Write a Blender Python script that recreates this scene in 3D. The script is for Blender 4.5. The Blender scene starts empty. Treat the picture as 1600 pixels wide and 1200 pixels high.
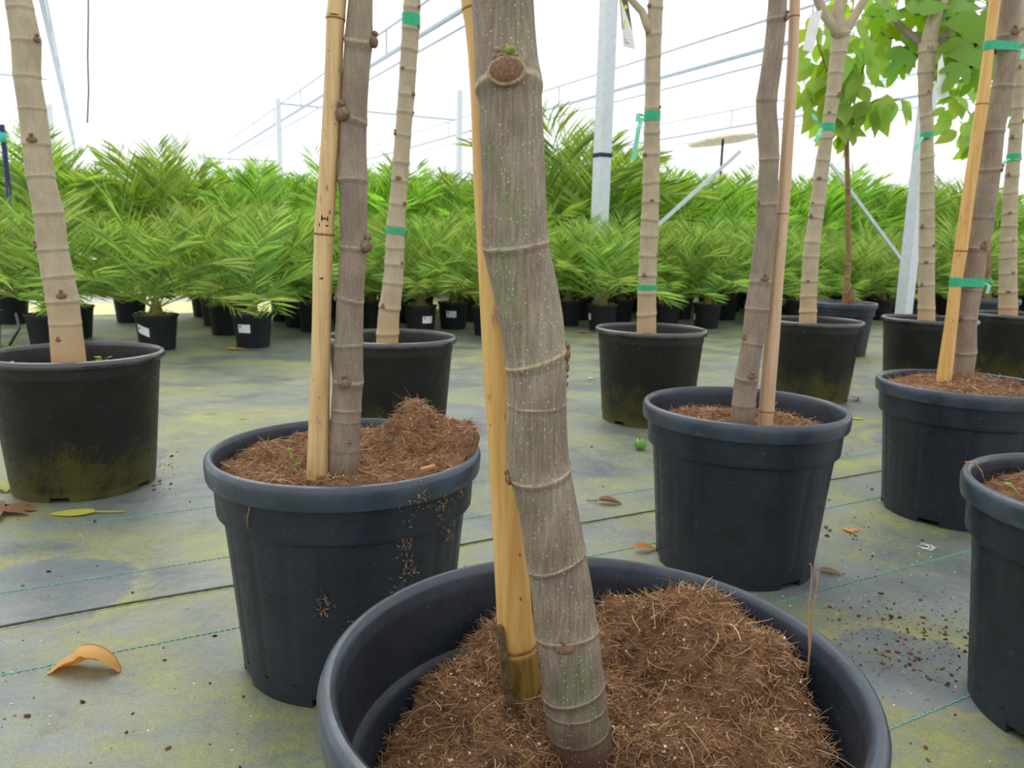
import bpy, math, random
import numpy as np
from mathutils import Vector, Matrix
random.seed(7); rng = np.random.default_rng(11)
scene = bpy.context.scene
col = scene.collection

# ------------------------------------------------------------------ camera
F, PITCH, ROLL, CH = 1200.83, math.radians(10.2262), math.radians(1.3264), .7097
fw = np.array([0, math.cos(PITCH), -math.sin(PITCH)]); rt = np.array([1., 0, 0]); up = np.cross(rt, fw)
rt, up = math.cos(ROLL)*rt+math.sin(ROLL)*up, -math.sin(ROLL)*rt+math.cos(ROLL)*up
CAM = np.array([0, 0, CH])
cd = bpy.data.cameras.new('camera'); cam = bpy.data.objects.new('camera', cd); col.objects.link(cam)
cd.sensor_width = 36; cd.lens = F/1600*36; cd.clip_start = .02; cd.clip_end = 500
cam.matrix_world = Matrix(((rt[0], up[0], -fw[0], 0), (rt[1], up[1], -fw[1], 0), (rt[2], up[2], -fw[2], CH), (0, 0, 0, 1)))
cd.dof.use_dof = True; cd.dof.focus_distance = .85; cd.dof.aperture_fstop = 13
scene.camera = cam

# ------------------------------------------------------------------ light
w = bpy.data.worlds.new('overcast_sky'); scene.world = w; w.use_nodes = True
bg = w.node_tree.nodes['Background']; bg.inputs[0].default_value = (.975, .99, 1, 1); bg.inputs[1].default_value = 1.2
sd = bpy.data.lights.new('soft_sun', 'SUN'); sun = bpy.data.objects.new('soft_sun', sd); col.objects.link(sun)
sd.energy = 1.5; sd.angle = math.radians(50); sd.color = (1, .97, .9)
sun.rotation_euler = (math.radians(-32), math.radians(-18), 0)
scene.view_settings.view_transform = 'Standard'; scene.view_settings.look = 'None'
scene.view_settings.gamma = 1; scene.view_settings.use_curve_mapping = False
scene.view_settings.exposure = .17

# ------------------------------------------------------------------ pixel helpers (directions; distances come from the ground)
def ray(x, y): return fw+rt*(x-800)/F+up*(600-y)/F
def gp(x, y, z=0.): d = ray(x, y); return CAM+d*(z-CH)/d[2]
def aty(x, y, Y): d = ray(x, y); return CAM+d*Y/d[1]
def depth(P): return float((np.asarray(P)-CAM)@fw)
U = np.array([1, .54, 0])/math.hypot(1, .54); V = np.array([-U[1], U[0], 0])   # along the fabric seams / along the gutters

# ------------------------------------------------------------------ node materials
def mat(name, build, rough=.6, spec=.5):
    m = bpy.data.materials.new(name); m.use_nodes = True
    nt = m.node_tree; b = nt.nodes['Principled BSDF']
    b.inputs['Roughness'].default_value = rough; b.inputs['Specular IOR Level'].default_value = spec
    build(N(nt), b); return m
class N:
    def __init__(s, nt): s.nt = nt
    def new(s, t, **k):
        n = s.nt.nodes.new(t)
        for a, v in k.items(): setattr(n, a, v)
        return n
    def link(s, a, b): s.nt.links.new(a, b)
    def put(s, sock, v):
        if hasattr(v, 'is_output') or isinstance(v, bpy.types.NodeSocket): s.link(v, sock)
        elif isinstance(v, (tuple, list)) and len(v) == 3 and sock.type == 'RGBA': sock.default_value = (*v, 1)
        else: sock.default_value = v
    def coord(s, scale=(1, 1, 1), rot=(0, 0, 0), loc=(0, 0, 0), out='Object'):
        t = s.new('ShaderNodeTexCoord'); m = s.new('ShaderNodeMapping'); s.link(t.outputs[out], m.inputs[0])
        m.inputs['Location'].default_value = loc; m.inputs['Rotation'].default_value = rot; m.inputs['Scale'].default_value = scale
        return m.outputs[0]
    def noise(s, vec, scale, detail=4, rough=.55, dist=0.):
        n = s.new('ShaderNodeTexNoise'); s.link(vec, n.inputs['Vector'])
        n.inputs['Scale'].default_value = scale; n.inputs['Detail'].default_value = detail
        n.inputs['Roughness'].default_value = rough; n.inputs['Distortion'].default_value = dist
        return n.outputs['Fac']
    def voro(s, vec, scale, rnd=1., feature='F1'):
        n = s.new('ShaderNodeTexVoronoi', feature=feature); s.link(vec, n.inputs['Vector'])
        n.inputs['Scale'].default_value = scale; n.inputs['Randomness'].default_value = rnd
        return n
    def ramp(s, fac, lo, hi, a=0., b=1.):
        n = s.new('ShaderNodeMapRange'); n.interpolation_type = 'SMOOTHSTEP'; s.put(n.inputs[0], fac)
        for i, v in zip((1, 2, 3, 4), (lo, hi, a, b)): n.inputs[i].default_value = v
        return n.outputs[0]
    def math(s, op, a, b=0., c=None):
        n = s.new('ShaderNodeMath', operation=op); s.put(n.inputs[0], a); s.put(n.inputs[1], b)
        if c is not None: s.put(n.inputs[2], c)
        return n.outputs[0]
    def mix(s, fac, a, b):
        n = s.new('ShaderNodeMix', data_type='RGBA'); s.put(n.inputs[0], fac); s.put(n.inputs[6], a); s.put(n.inputs[7], b)
        return n.outputs[2]
    def bump(s, h, strength, dist, bsdf, prev=None):
        n = s.new('ShaderNodeBump'); s.put(n.inputs['Height'], h); n.inputs['Strength'].default_value = strength
        n.inputs['Distance'].default_value = dist
        if prev is not None: s.link(prev, n.inputs['Normal'])
        if bsdf: s.link(n.outputs[0], bsdf.inputs['Normal'])
        return n.outputs[0]
    def hsv(s, c, h=.5, sat=1., v=1.):
        n = s.new('ShaderNodeHueSaturation'); s.put(n.inputs['Hue'], h); s.put(n.inputs['Saturation'], sat); s.put(n.inputs['Value'], v); s.put(n.inputs['Color'], c)
        return n.outputs[0]
    def xyz(s, vec):
        n = s.new('ShaderNodeSeparateXYZ'); s.link(vec, n.inputs[0]); return n.outputs

def bark(name, base, alt, green, dots, dotscale=190, streak=.5, lowdark=None):
    def f(n, b):
        c = n.coord(); cs = n.coord(scale=(1, 1, .07))
        big = n.noise(n.coord(scale=(1, 1, .6)), 22, 4, .6)
        st = n.noise(cs, 420, 3, .6)
        k = n.mix(n.ramp(big, .35, .65), base, alt)
        k = n.mix(n.ramp(n.noise(n.coord(scale=(1, 1, .45), loc=(3, 1, 7)), 30, 3), .52, .72, 0, .8), k, green)
        k = n.hsv(k, .5, 1, n.ramp(st, .3, .7, 1-streak*.55, 1+streak*.35))
        k = n.hsv(k, .5, 1, n.ramp(n.noise(c, 700, 2), .3, .7, .85, 1.12))
        v = n.voro(n.coord(scale=(1, 1, .8)), dotscale)
        col_ = n.xyz(v.outputs['Color'])
        thr = n.math('MULTIPLY_ADD', col_[0], .2, .05)
        keep = n.math('GREATER_THAN', col_[1], .3)
        d = n.math('MULTIPLY', n.math('LESS_THAN', v.outputs['Distance'], thr), keep)
        if lowdark:
            z = n.xyz(c)[2]
            zz = n.math('ADD', z, n.math('MULTIPLY', n.noise(c, 40, 3), .03))
            k = n.mix(n.ramp(zz, lowdark[0], lowdark[1], 1, 0), k, lowdark[2])
        at = n.new('ShaderNodeAttribute', attribute_name='ring').outputs['Fac']
        brk = n.ramp(n.noise(c, 160, 3), .3, .6, .35, 1)
        k = n.hsv(k, .5, 1, n.ramp(n.math('MULTIPLY', at, -1.), 0, 1, 1, .62))
        k = n.mix(n.math('MULTIPLY', n.ramp(at, .1, .9, 0, .75), brk), k, dots[:3])
        k = n.mix(n.math('MULTIPLY', d, dots[3]), k, dots[:3])
        n.link(k, b.inputs['Base Color'])
        h = n.math('ADD', n.math('MULTIPLY', st, .5), n.math('MULTIPLY', d, .8))
        h = n.math('ADD', h, n.math('MULTIPLY', n.noise(c, 300, 4), .5))
        n.bump(h, .5, .0012, b)
    return mat(name, f, .62, .3)
def srgb(r, g, b): return tuple(((v/255)/12.92 if v/255 <= .04045 else ((v/255+.055)/1.055)**2.4) for v in (r, g, b))

M = {}
M['bark_front'] = bark('fig_bark_grey', srgb(148, 136, 118), srgb(124, 110, 96), srgb(118, 122, 92), (*srgb(206, 190, 156), .9), 400, .46, (.285, .345, srgb(98, 72, 58)))
M['bark_mid'] = bark('fig_bark_brown', srgb(150, 134, 116), srgb(130, 114, 102), srgb(136, 130, 106), (*srgb(186, 172, 146), .45), 260, .28, (.32, .40, srgb(104, 80, 64)))
M['bark_pale'] = bark('fig_bark_pale', srgb(184, 168, 140), srgb(168, 154, 130), srgb(170, 162, 132), (*srgb(200, 190, 170), .35), 200, .18, (.3, .62, srgb(192, 160, 116)))
M['bark_thin'] = bark('thin_bark', srgb(150, 120, 80), srgb(120, 92, 62), srgb(130, 110, 70), (*srgb(180, 160, 120), .3), 200, .4)
def plain(name, c, rough=.6, spec=.4, var=.25, scale=60, bumpd=.001):
    def f(n, b):
        co = n.coord()
        k = n.hsv(c, .5, 1, n.ramp(n.noise(co, scale, 4), .3, .7, 1-var, 1+var))
        n.link(k, b.inputs['Base Color']); n.bump(n.noise(co, scale*3, 4), .4, bumpd, b)
    return mat(name, f, rough, spec)
M['scar'] = plain('leaf_scar_brown', srgb(128, 98, 78), .8, .2, .3, 500)
M['scar_rim'] = plain('leaf_scar_pale_rim', srgb(176, 150, 120), .8, .2, .3, 500)
M['flake'] = plain('dry_bud_scales', srgb(150, 132, 110), .85, .2, .4, 400)
M['bud'] = plain('green_bud', srgb(128, 150, 60), .5, .4, .15, 300)
M['knob'] = plain('trunk_knob', srgb(126, 106, 88), .8, .2, .35, 250)
def bamboo(name, a, b_, spots):
    def f(n, b):
        c = n.coord(); cs = n.coord(scale=(1, 1, .05))
        k = n.mix(n.ramp(n.noise(cs, 160, 3), .35, .7), a, b_)
        k = n.mix(n.ramp(n.noise(n.coord(scale=(1, 1, .35)), 90, 4, .6), .62, .74, 0, spots), k, srgb(110, 78, 44))
        v = n.voro(n.coord(scale=(1, 1, .5)), 130)
        d = n.math('MULTIPLY', n.math('LESS_THAN', v.outputs['Distance'], .13), n.math('GREATER_THAN', n.xyz(v.outputs['Color'])[0], .8))
        k = n.mix(n.math('MULTIPLY', d, .8), k, srgb(70, 46, 26))
        n.link(k, b.inputs['Base Color']); n.bump(n.noise(cs, 300, 2), .2, .0006, b)
    return mat(name, f, .42, .45)
M['bamboo_gold'] = bamboo('bamboo_golden', srgb(216, 176, 106), srgb(200, 152, 84), .5)
M['bamboo_straw'] = bamboo('bamboo_straw', srgb(214, 184, 132), srgb(194, 158, 108), .7)
M['bamboo_pale'] = bamboo('bamboo_pale', srgb(204, 174, 142), srgb(192, 156, 122), .3)
M['bamboo_node'] = plain('bamboo_node_brown', srgb(150, 104, 64), .6, .3, .3, 200)
M['bamboo_low'] = bamboo('bamboo_mouldy', srgb(150, 124, 58), srgb(104, 84, 44), .95)
M['bamboo_rot'] = plain('bamboo_rotten_strip', srgb(92, 78, 56), .9, .2, .4, 150)
M['tie'] = plain('green_plastic_tie', srgb(18, 164, 116), .4, .5, .1, 80)
M['tie_pale'] = plain('pale_green_tie_tail', srgb(120, 214, 176), .4, .5, .1, 80)

def pot_plastic(name, c, rough, spec, algae=None, dust=.35):
    def f(n, b):
        co = n.coord(); z = n.xyz(co)[2]
        k = n.hsv(c, .5, 1, n.ramp(n.noise(co, 14, 5), .3, .7, .8, 1.25))
        sm = n.noise(n.coord(scale=(1, 1, 2.2)), 26, 5, .65)
        k = n.mix(n.ramp(sm, .6, .78, 0, dust), k, srgb(86, 92, 94))
        v = n.voro(co, 150)
        d = n.math('MULTIPLY', n.math('LESS_THAN', v.outputs['Distance'], .12), n.math('GREATER_THAN', n.xyz(v.outputs['Color'])[0], .72))
        k = n.mix(n.math('MULTIPLY', d, .35), k, srgb(150, 140, 116))
        if algae:
            fine = n.noise(co, 160, 4, .7); coarse = n.noise(n.coord(loc=(5, 2, 0)), 12, 4)
            lvl = n.math('ADD', n.math('MULTIPLY', fine, .5), n.math('MULTIPLY', coarse, .5))
            lvl = n.math('ADD', lvl, n.ramp(z, 0, .3, .2, -.14))
            k = n.mix(n.ramp(lvl, .5, .76, 0, algae), k, srgb(98, 94, 36))
        n.link(k, b.inputs['Base Color'])
        n.link(n.ramp(n.noise(co, 60, 4), .3, .7, rough-.07, rough+.1), b.inputs['Roughness'])
        n.bump(n.noise(co, 500, 3), .15, .0006, b)
    return mat(name, f, rough, spec)
M['pot_new'] = pot_plastic('pot_blue_black_plastic', srgb(30, 37, 47), .42, .42)
M['pot_lip'] = pot_plastic('pot_rim_blue_black_plastic', srgb(50, 60, 73), .33, .55, None, .5)  # same plastic as the body, colour lightened to imitate highlights on the lip
M['pot_old'] = pot_plastic('pot_black_plastic', srgb(30, 30, 28), .5, .35, .55)
M['pot_old_lip'] = pot_plastic('pot_black_plastic_rim', srgb(38, 38, 40), .24, .9)
M['pot_small'] = pot_plastic('palm_pot_black_plastic', srgb(28, 32, 37), .5, .4)
M['sticker'] = plain('white_sticker', srgb(236, 238, 240), .5, .4, .04, 30)
M['ink'] = plain('black_print', srgb(50, 54, 60), .6, .3, .1, 30)

def soil_f(n, b):
    c = n.coord()
    k = n.mix(n.ramp(n.noise(c, 60, 6, .7), .35, .65), srgb(84, 60, 44), srgb(148, 112, 84))
    k = n.mix(n.ramp(n.noise(c, 300, 4, .7), .45, .75), k, srgb(172, 130, 94))
    n.link(k, b.inputs['Base Color']); n.bump(n.noise(c, 350, 6, .7), 1, .006, b)
M['soil'] = mat('coir_compost', soil_f, .95, .1)
def fibre_f(n, b):
    g = n.new('ShaderNodeNewGeometry'); r = n.new('ShaderNodeValToRGB'); n.link(g.outputs['Random Per Island'], r.inputs[0])
    e = r.color_ramp.elements; e[0].position = 0; e[0].color = (*srgb(104, 76, 56), 1); e[1].position = 1; e[1].color = (*srgb(228, 196, 150), 1)
    for p, q in ((.45, srgb(154, 116, 86)), (.8, srgb(192, 152, 112))): x = e.new(p); x.color = (*q, 1)
    n.link(r.outputs[0], b.inputs['Base Color'])
M['fibre'] = mat('coir_fibre', fibre_f, .8, .2)
M['perlite'] = plain('white_grit', srgb(224, 220, 212), .8, .2, .1, 60)
def crumb_f(n, b):
    g = n.new('ShaderNodeNewGeometry')
    n.link(n.mix(g.outputs['Random Per Island'], srgb(40, 30, 24), srgb(126, 84, 56)), b.inputs['Base Color'])
M['crumb'] = mat('soil_crumb', crumb_f, .9, .2)

def leafmat(name, a, b_, trans=.35, rough=.42, tcol=None, sp=.5):
    def f(n, b):
        g = n.new('ShaderNodeNewGeometry'); o = n.new('ShaderNodeObjectInfo')
        k = n.mix(g.outputs['Random Per Island'], a, b_)
        k = n.hsv(k, n.ramp(o.outputs['Random'], 0, 1, .485, .512), 1, n.ramp(o.outputs['Random'], 0, 1, .88, 1.15))
        n.link(k, b.inputs['Base Color'])
        t = n.new('ShaderNodeBsdfTranslucent'); n.put(t.inputs[0], tcol or n.hsv(k, .48, 1.15, 1.5))
        m = n.new('ShaderNodeMixShader'); m.inputs[0].default_value = trans
        out = n.nt.nodes['Material Output']
        n.link(b.outputs[0], m.inputs[1]); n.link(t.outputs[0], m.inputs[2]); n.link(m.outputs[0], out.inputs[0])
    return mat(name, f, rough, sp)
M['palm'] = leafmat('palm_leaf', srgb(72, 122, 40), srgb(186, 214, 116), .34, .27, None, .9)
M['palm_tall'] = leafmat('palm_leaf_tall', srgb(76, 128, 40), srgb(180, 214, 104), .42, .32, None, .8)
M['fig_leaf'] = leafmat('fig_leaf', srgb(76, 122, 40), srgb(128, 172, 60), .42, .4)
M['thin_leaf'] = leafmat('ovate_leaf', srgb(120, 160, 64), srgb(158, 190, 90), .5, .42)
M['weed'] = leafmat('weed_leaf', srgb(120, 160, 60), srgb(170, 190, 90), .35, .5)
M['dry'] = leafmat('dry_leaf', srgb(186, 134, 76), srgb(206, 160, 98), .3, .6)
M['dry_dark'] = leafmat('dry_leaf_brown', srgb(112, 84, 52), srgb(148, 112, 70), .15, .7)
M['yellow_leaf'] = leafmat('yellow_leaf', srgb(168, 172, 60), srgb(190, 190, 80), .2, .6)
M['stem'] = plain('palm_stem_base', srgb(116, 104, 62), .8, .2, .3, 120)
M['fruit'] = plain('green_fig_skin', srgb(88, 140, 52), .35, .5, .15, 60)
M['steel'] = plain('galvanised_steel', srgb(208, 216, 224), .4, .5, .06, 20)
M['wire'] = plain('steel_wire', srgb(176, 190, 206), .5, .4, .1, 10)
M['dark_post'] = plain('dark_blue_post', srgb(36, 40, 84), .6, .3, .2, 30)
M['turq'] = plain('turquoise_band', srgb(60, 190, 180), .5, .4, .1, 30)
M['thread'] = plain('turquoise_thread', srgb(110, 164, 154), .7, .2, .2, 90)
M['seam'] = plain('dark_fabric_edge', srgb(54, 66, 64), .8, .2, .3, 60)
M['seam_pale'] = plain('algae_on_fabric_edge', srgb(140, 138, 88), .9, .2, .35, 60)
M['card'] = plain('plant_card_yellow', srgb(226, 214, 70), .5, .4, .15, 30)
M['card_dark'] = plain('plant_card_dark_print', srgb(84, 88, 40), .5, .4, .15, 60)
M['card_white'] = plain('plant_card_white', srgb(232, 232, 230), .5, .4, .05, 30)
M['terracotta'] = plain('terracotta', srgb(214, 110, 70), .8, .2, .15, 30)
M['thatch'] = plain('beige_roofing', srgb(206, 196, 178), .9, .2, .15, 8)
M['hose'] = plain('black_hose', srgb(36, 44, 44), .5, .4, .1, 30)

def fabric_f(n, b):
    c = n.coord(rot=(0, 0, -math.atan2(.54, 1)))
    raw = n.coord()
    base = n.mix(n.ramp(n.noise(c, 3.2, 5), .35, .65), srgb(92, 102, 106), srgb(122, 130, 126))
    cs = n.coord(rot=(0, 0, -math.atan2(.54, 1)+.25), scale=(.55, 1, 1))
    a1 = n.noise(cs, 2.6, 6, .62, .6); a2 = n.noise(c, 55, 7, .78); a3 = n.noise(c, 11, 5, .6)
    lvl = n.math('ADD', n.math('MULTIPLY', a1, .48), n.math('ADD', n.math('MULTIPLY', a2, .30), n.math('MULTIPLY', a3, .22)))
    x = n.xyz(raw)
    clean = None                                       # round marks left where pots once stood: rings of dirt, clean middles
    ringsum = None
    for (px, py, r) in ((60, 925, .19), (705, 640, .17), (1420, 1040, .15), (180, 715, .17), (1440, 690, .2), (1010, 560, .2)):
        g = gp(px, py)
        d = n.math('SQRT', n.math('ADD', n.math('POWER', n.math('SUBTRACT', x[0], float(g[0])), 2.), n.math('POWER', n.math('SUBTRACT', x[1], float(g[1])), 2.)))
        d = n.math('ADD', d, n.math('MULTIPLY', n.math('SUBTRACT', a3, .5), .1))
        k = n.ramp(d, r-.035, r, 1, 0); ring = n.math('MULTIPLY', n.ramp(d, r-.03, r, 0, 1), n.ramp(d, r, r+.03, 1, 0))
        clean = k if clean is None else n.math('MAXIMUM', clean, k)
        ringsum = ring if ringsum is None else n.math('MAXIMUM', ringsum, ring)
    lvl = n.math('SUBTRACT', lvl, n.math('MULTIPLY', clean, .1))
    lvl = n.math('ADD', lvl, n.math('MULTIPLY', ringsum, .035))
    k = n.mix(n.ramp(lvl, .43, .57, 0, .85), base, srgb(132, 136, 84))
    k = n.mix(n.ramp(lvl, .53, .66, 0, .9), k, srgb(158, 162, 60))
    k = n.mix(n.math('MULTIPLY', ringsum, n.ramp(a2, .35, .65, 0, .55)), k, srgb(146, 138, 114))
    k = n.mix(n.ramp(n.noise(n.coord(loc=(9, 4, 0)), 5, 6, .7), .56, .72, 0, .6), k, srgb(62, 68, 70))
    moss = n.ramp(n.noise(n.coord(loc=(2, 8, 0)), 4.2, 5, .6), .7, .76, 0, .8)
    k = n.mix(moss, k, srgb(96, 116, 40))
    wv = n.new('ShaderNodeTexWave', wave_type='BANDS', bands_direction='X'); n.link(c, wv.inputs[0]); wv.inputs['Scale'].default_value = 130
    wv2 = n.new('ShaderNodeTexWave', wave_type='BANDS', bands_direction='Y'); n.link(c, wv2.inputs[0]); wv2.inputs['Scale'].default_value = 90
    wv.inputs['Distortion'].default_value = 1.; wv2.inputs['Distortion'].default_value = 1.
    we = n.math('MULTIPLY', wv.outputs['Fac'], wv2.outputs['Fac'])
    k = n.hsv(k, .5, 1, n.ramp(we, 0, .6, .78, 1.12))
    k = n.hsv(k, .5, 1, n.ramp(n.noise(c, 240, 3, .7), .3, .7, .8, 1.2))
    n.link(k, b.inputs['Base Color'])
    bn = n.bump(we, .35, .0008, None); bn = n.bump(n.noise(c, 7, 4), .5, .02, None, bn); n.bump(a2, .3, .003, b, bn)
    n.link(n.ramp(a1, .4, .6, .34, .5), b.inputs['Roughness'])
M['fabric'] = mat('ground_cover_fabric', fabric_f, .45, .6)
def path_f(n, b):
    c = n.coord()
    n.link(n.mix(n.ramp(n.noise(c, 2, 5), .3, .7), srgb(206, 206, 200), srgb(226, 224, 214)), b.inputs['Base Color'])
M['path'] = mat('pale_concrete', path_f, .8, .2)
def verge_f(n, b):
    c = n.coord()
    n.link(n.mix(n.ramp(n.noise(c, 6, 6), .3, .7), srgb(214, 214, 150), srgb(236, 232, 190)), b.inputs['Base Color'])
M['verge'] = mat('dry_grass_strip', verge_f, .9, .1)

# ------------------------------------------------------------------ object helpers
def mesh(name, verts, faces, m, parent=None, smooth=True, loc=None):
    me = bpy.data.meshes.new(name)
    v = np.asarray(verts, float)
    if isinstance(faces, np.ndarray):
        k = faces.shape[1]; me.vertices.add(len(v)); me.vertices.foreach_set('co', v.ravel())
        me.loops.add(faces.size); me.loops.foreach_set('vertex_index', faces.ravel().astype(np.int32))
        me.polygons.add(len(faces)); me.polygons.foreach_set('loop_start', np.arange(0, faces.size, k, dtype=np.int32))
        me.update(calc_edges=True)
    else:
        me.from_pydata([tuple(p) for p in v], [], faces)
    if smooth: me.polygons.foreach_set('use_smooth', np.ones(len(me.polygons), bool))
    for mm in (m if isinstance(m, (list, tuple)) else [m]): me.materials.append(mm)
    me.update()
    return link(name, me, parent, loc)
def link(name, me, parent=None, loc=None):
    o = bpy.data.objects.new(name, me); col.objects.link(o)
    if parent is not None: o.parent = parent
    if loc is not None: o.location = loc
    return o
def thing(name, label, cat, loc=(0, 0, 0), group=None, rz=0):
    o = bpy.data.objects.new(name, None); col.objects.link(o); o.location = loc; o.rotation_euler.z = rz
    o.empty_display_size = .1
    return tag(o, label, cat, group)
def tag(o, label=None, cat=None, group=None, kind=None):
    if label: o['label'] = label
    if cat: o['category'] = cat
    if group: o['group'] = group
    if kind: o['kind'] = kind
    return o
class G:
    """collects verts and faces"""
    def __init__(s): s.v = []; s.f = []; s.mi = []
    def add(s, v, f, mi=0):
        o = len(s.v); s.v += [tuple(p) for p in v]; s.f += [tuple(i+o for i in q) for q in f]; s.mi += [mi]*len(f)
    def build(s, name, m, parent=None, smooth=True, loc=None):
        o = mesh(name, s.v, s.f, m, parent, smooth, loc)
        if any(s.mi): o.data.polygons.foreach_set('material_index', s.mi)
        return o
def frames(P):
    P = np.asarray(P, float); T = np.gradient(P, axis=0); T /= np.linalg.norm(T, axis=1)[:, None]+1e-12
    ref = np.array([1., 0, 0]) if abs(T[0, 0]) < .8 else np.array([0, 1., 0])
    E1 = []; prev = ref
    for t in T:
        e = prev-t*(prev@t); e /= np.linalg.norm(e)+1e-12; E1.append(e); prev = e
    E1 = np.array(E1); return T, E1, np.cross(T, E1)
def tube(P, R, n=8, caps=True):
    P = np.asarray(P, float); R = np.broadcast_to(np.asarray(R, float), (len(P),)); T, a, b = frames(P)
    th = np.arange(n)*2*np.pi/n
    v = (P[:, None]+R[:, None, None]*(np.cos(th)[None, :, None]*a[:, None]+np.sin(th)[None, :, None]*b[:, None])).reshape(-1, 3)
    f = [(i*n+j, i*n+(j+1) % n, (i+1)*n+(j+1) % n, (i+1)*n+j) for i in range(len(P)-1) for j in range(n)]
    if caps: f += [tuple(range(n))[::-1], tuple((len(P)-1)*n+j for j in range(n))]
    return v, f
def box(c, e1, e2, e3):
    c, e1, e2, e3 = map(np.asarray, (c, e1, e2, e3))
    v = [c+a*e1+b*e2+d*e3 for a in (-1, 1) for b in (-1, 1) for d in (-1, 1)]
    return v, [(0, 1, 3, 2), (4, 6, 7, 5), (0, 4, 5, 1), (2, 3, 7, 6), (0, 2, 6, 4), (1, 5, 7, 3)]
def blob(c, e1, e2, e3, nu=12, nv=8, rough=0.):
    v = []; f = []
    for i in range(nv+1):
        p = math.pi*i/nv
        for j in range(nu):
            t = 2*math.pi*j/nu; k = 1+rough*random.uniform(-1, 1)
            v.append(np.asarray(c)+k*(math.sin(p)*math.cos(t)*np.asarray(e1)+math.sin(p)*math.sin(t)*np.asarray(e2)+math.cos(p)*np.asarray(e3)))
    for i in range(nv):
        for j in range(nu): f.append((i*nu+j, (i+1)*nu+j, (i+1)*nu+(j+1) % nu, i*nu+(j+1) % nu))
    return v, f
def lathe(prof, n=96, mod=None):
    v = []; f = []
    for r, z in prof:
        for j in range(n):
            t = 2*math.pi*j/n; q = r+(mod(r, z, t) if mod else 0); v.append((q*math.cos(t), q*math.sin(t), z))
    for i in range(len(prof)-1):
        for j in range(n): f.append((i*n+j, i*n+(j+1) % n, (i+1)*n+(j+1) % n, (i+1)*n+j))
    return v, f
def _h(ix, iy, seed):
    x = (ix*374761393+iy*668265263+seed*1442695041) & 0xffffffff
    x = ((x ^ (x >> 13))*1274126177) & 0xffffffff
    return ((x ^ (x >> 16)) & 0xffff)/65535.
def vnoise(x, y, seed=0):
    x = np.asarray(x, float); y = np.asarray(y, float); ix = np.floor(x).astype(np.int64); iy = np.floor(y).astype(np.int64)
    fx = x-ix; fy = y-iy; fx = fx*fx*(3-2*fx); fy = fy*fy*(3-2*fy)
    a, b, c, d = _h(ix, iy, seed), _h(ix+1, iy, seed), _h(ix, iy+1, seed), _h(ix+1, iy+1, seed)
    return (a*(1-fx)+b*fx)*(1-fy)+(c*(1-fx)+d*fx)*fy-.5
def fbm(x, y, sc, o=4, seed=0):
    return sum(vnoise(x*sc*2**i+17.3*i, y*sc*2**i-9.1*i, seed+i)*.5**i for i in range(o))

# ------------------------------------------------------------------ ground
def sheet(name, corners, z, m, nx=2, ny=2):
    a, b, c, d = [np.array([*q, z], float) for q in corners]; v = []; f = []
    for i in range(ny+1):
        for j in range(nx+1):
            s, t = j/nx, i/ny; v.append((a*(1-s)+b*s)*(1-t)+(d*(1-s)+c*s)*t)
    for i in range(ny):
        for j in range(nx): k = i*(nx+1)+j; f.append((k, k+1, k+nx+2, k+nx+1))
    return mesh(name, v, f, m, None, False)
def uv(u, v): p = U*u+V*v; return (p[0], p[1])
floor = sheet('floor', [uv(-30, -8), uv(45, -8), uv(45, 7.97), uv(-30, 7.97)], 0, M['fabric']); tag(floor, 'grey woven ground cover fabric with green algae', 'floor', kind='structure')
verge = sheet('floor_verge', [uv(-30, 7.97), uv(45, 7.97), uv(45, 9.6), uv(-30, 9.6)], -.012, M['verge']); tag(verge, 'pale dry grass strip beyond the fabric edge', 'floor', kind='structure')
pth = sheet('floor_path', [uv(-30, 9.6), uv(45, 9.6), uv(45, 60), uv(-30, 60)], -.012, M['path']); tag(pth, 'pale concrete ground behind the palms', 'floor', kind='structure')
def strip(g, off, u0, u1, wid, z0, z1, wob=.004, seg=60, mi=0):
    """thin raised ribbon along U at distance off (y - .54 x = off)"""
    v0 = off/math.hypot(1, .54); pts = []
    for i in range(seg+1):
        u = u0+(u1-u0)*i/seg; k = v0+wob*float(vnoise(u*2.3, off*7, 3))*2
        p = U*u+V*(k-wid/2); q = U*u+V*(k+wid/2); pts += [(p[0], p[1], z0), (p[0], p[1], z1), (q[0], q[1], z1), (q[0], q[1], z0)]
    f = []
    for i in range(seg):
        for k in range(3): a = i*4+k; f.append((a, a+4, a+5, a+1))
    g.add(pts, f, mi)
for off in (1.80, -.05):
    g = G(); strip(g, off, -8, 9, .0065, -.001, .0018, .009, 140); g.build('fabric_edge', M['seam'], floor, False)
    g = G(); strip(g, off-.012, -8, 9, .0045, -.001, .0008, .012, 140); g.build('fabric_hem', M['seam_pale'], floor, False)
for off, dash in ((.74, .62), (1.175, .35), (1.59, .95), (1.985, .62), (2.4, .3), (.32, .5)):
    g = G(); v0 = off/math.hypot(1, .54); u = -2.6; k = 0
    while u < 4.2:
        if float(vnoise(u*1.7, off*11, 5))+.5 < dash*1.05+.12 or dash > .85:
            c = U*u+V*(v0+.003*float(vnoise(u*3, off*5, 8))); e = U*.0038+V*(.0009 if k % 2 else -.0009)
            g.add(*box((c[0], c[1], .0008), e, V*.0011, (0, 0, .0010)))
        u += .0105; k += 1
    t = g.build('stitch_line', M['thread'], floor, False); t['kind'] = 'stuff'

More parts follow.
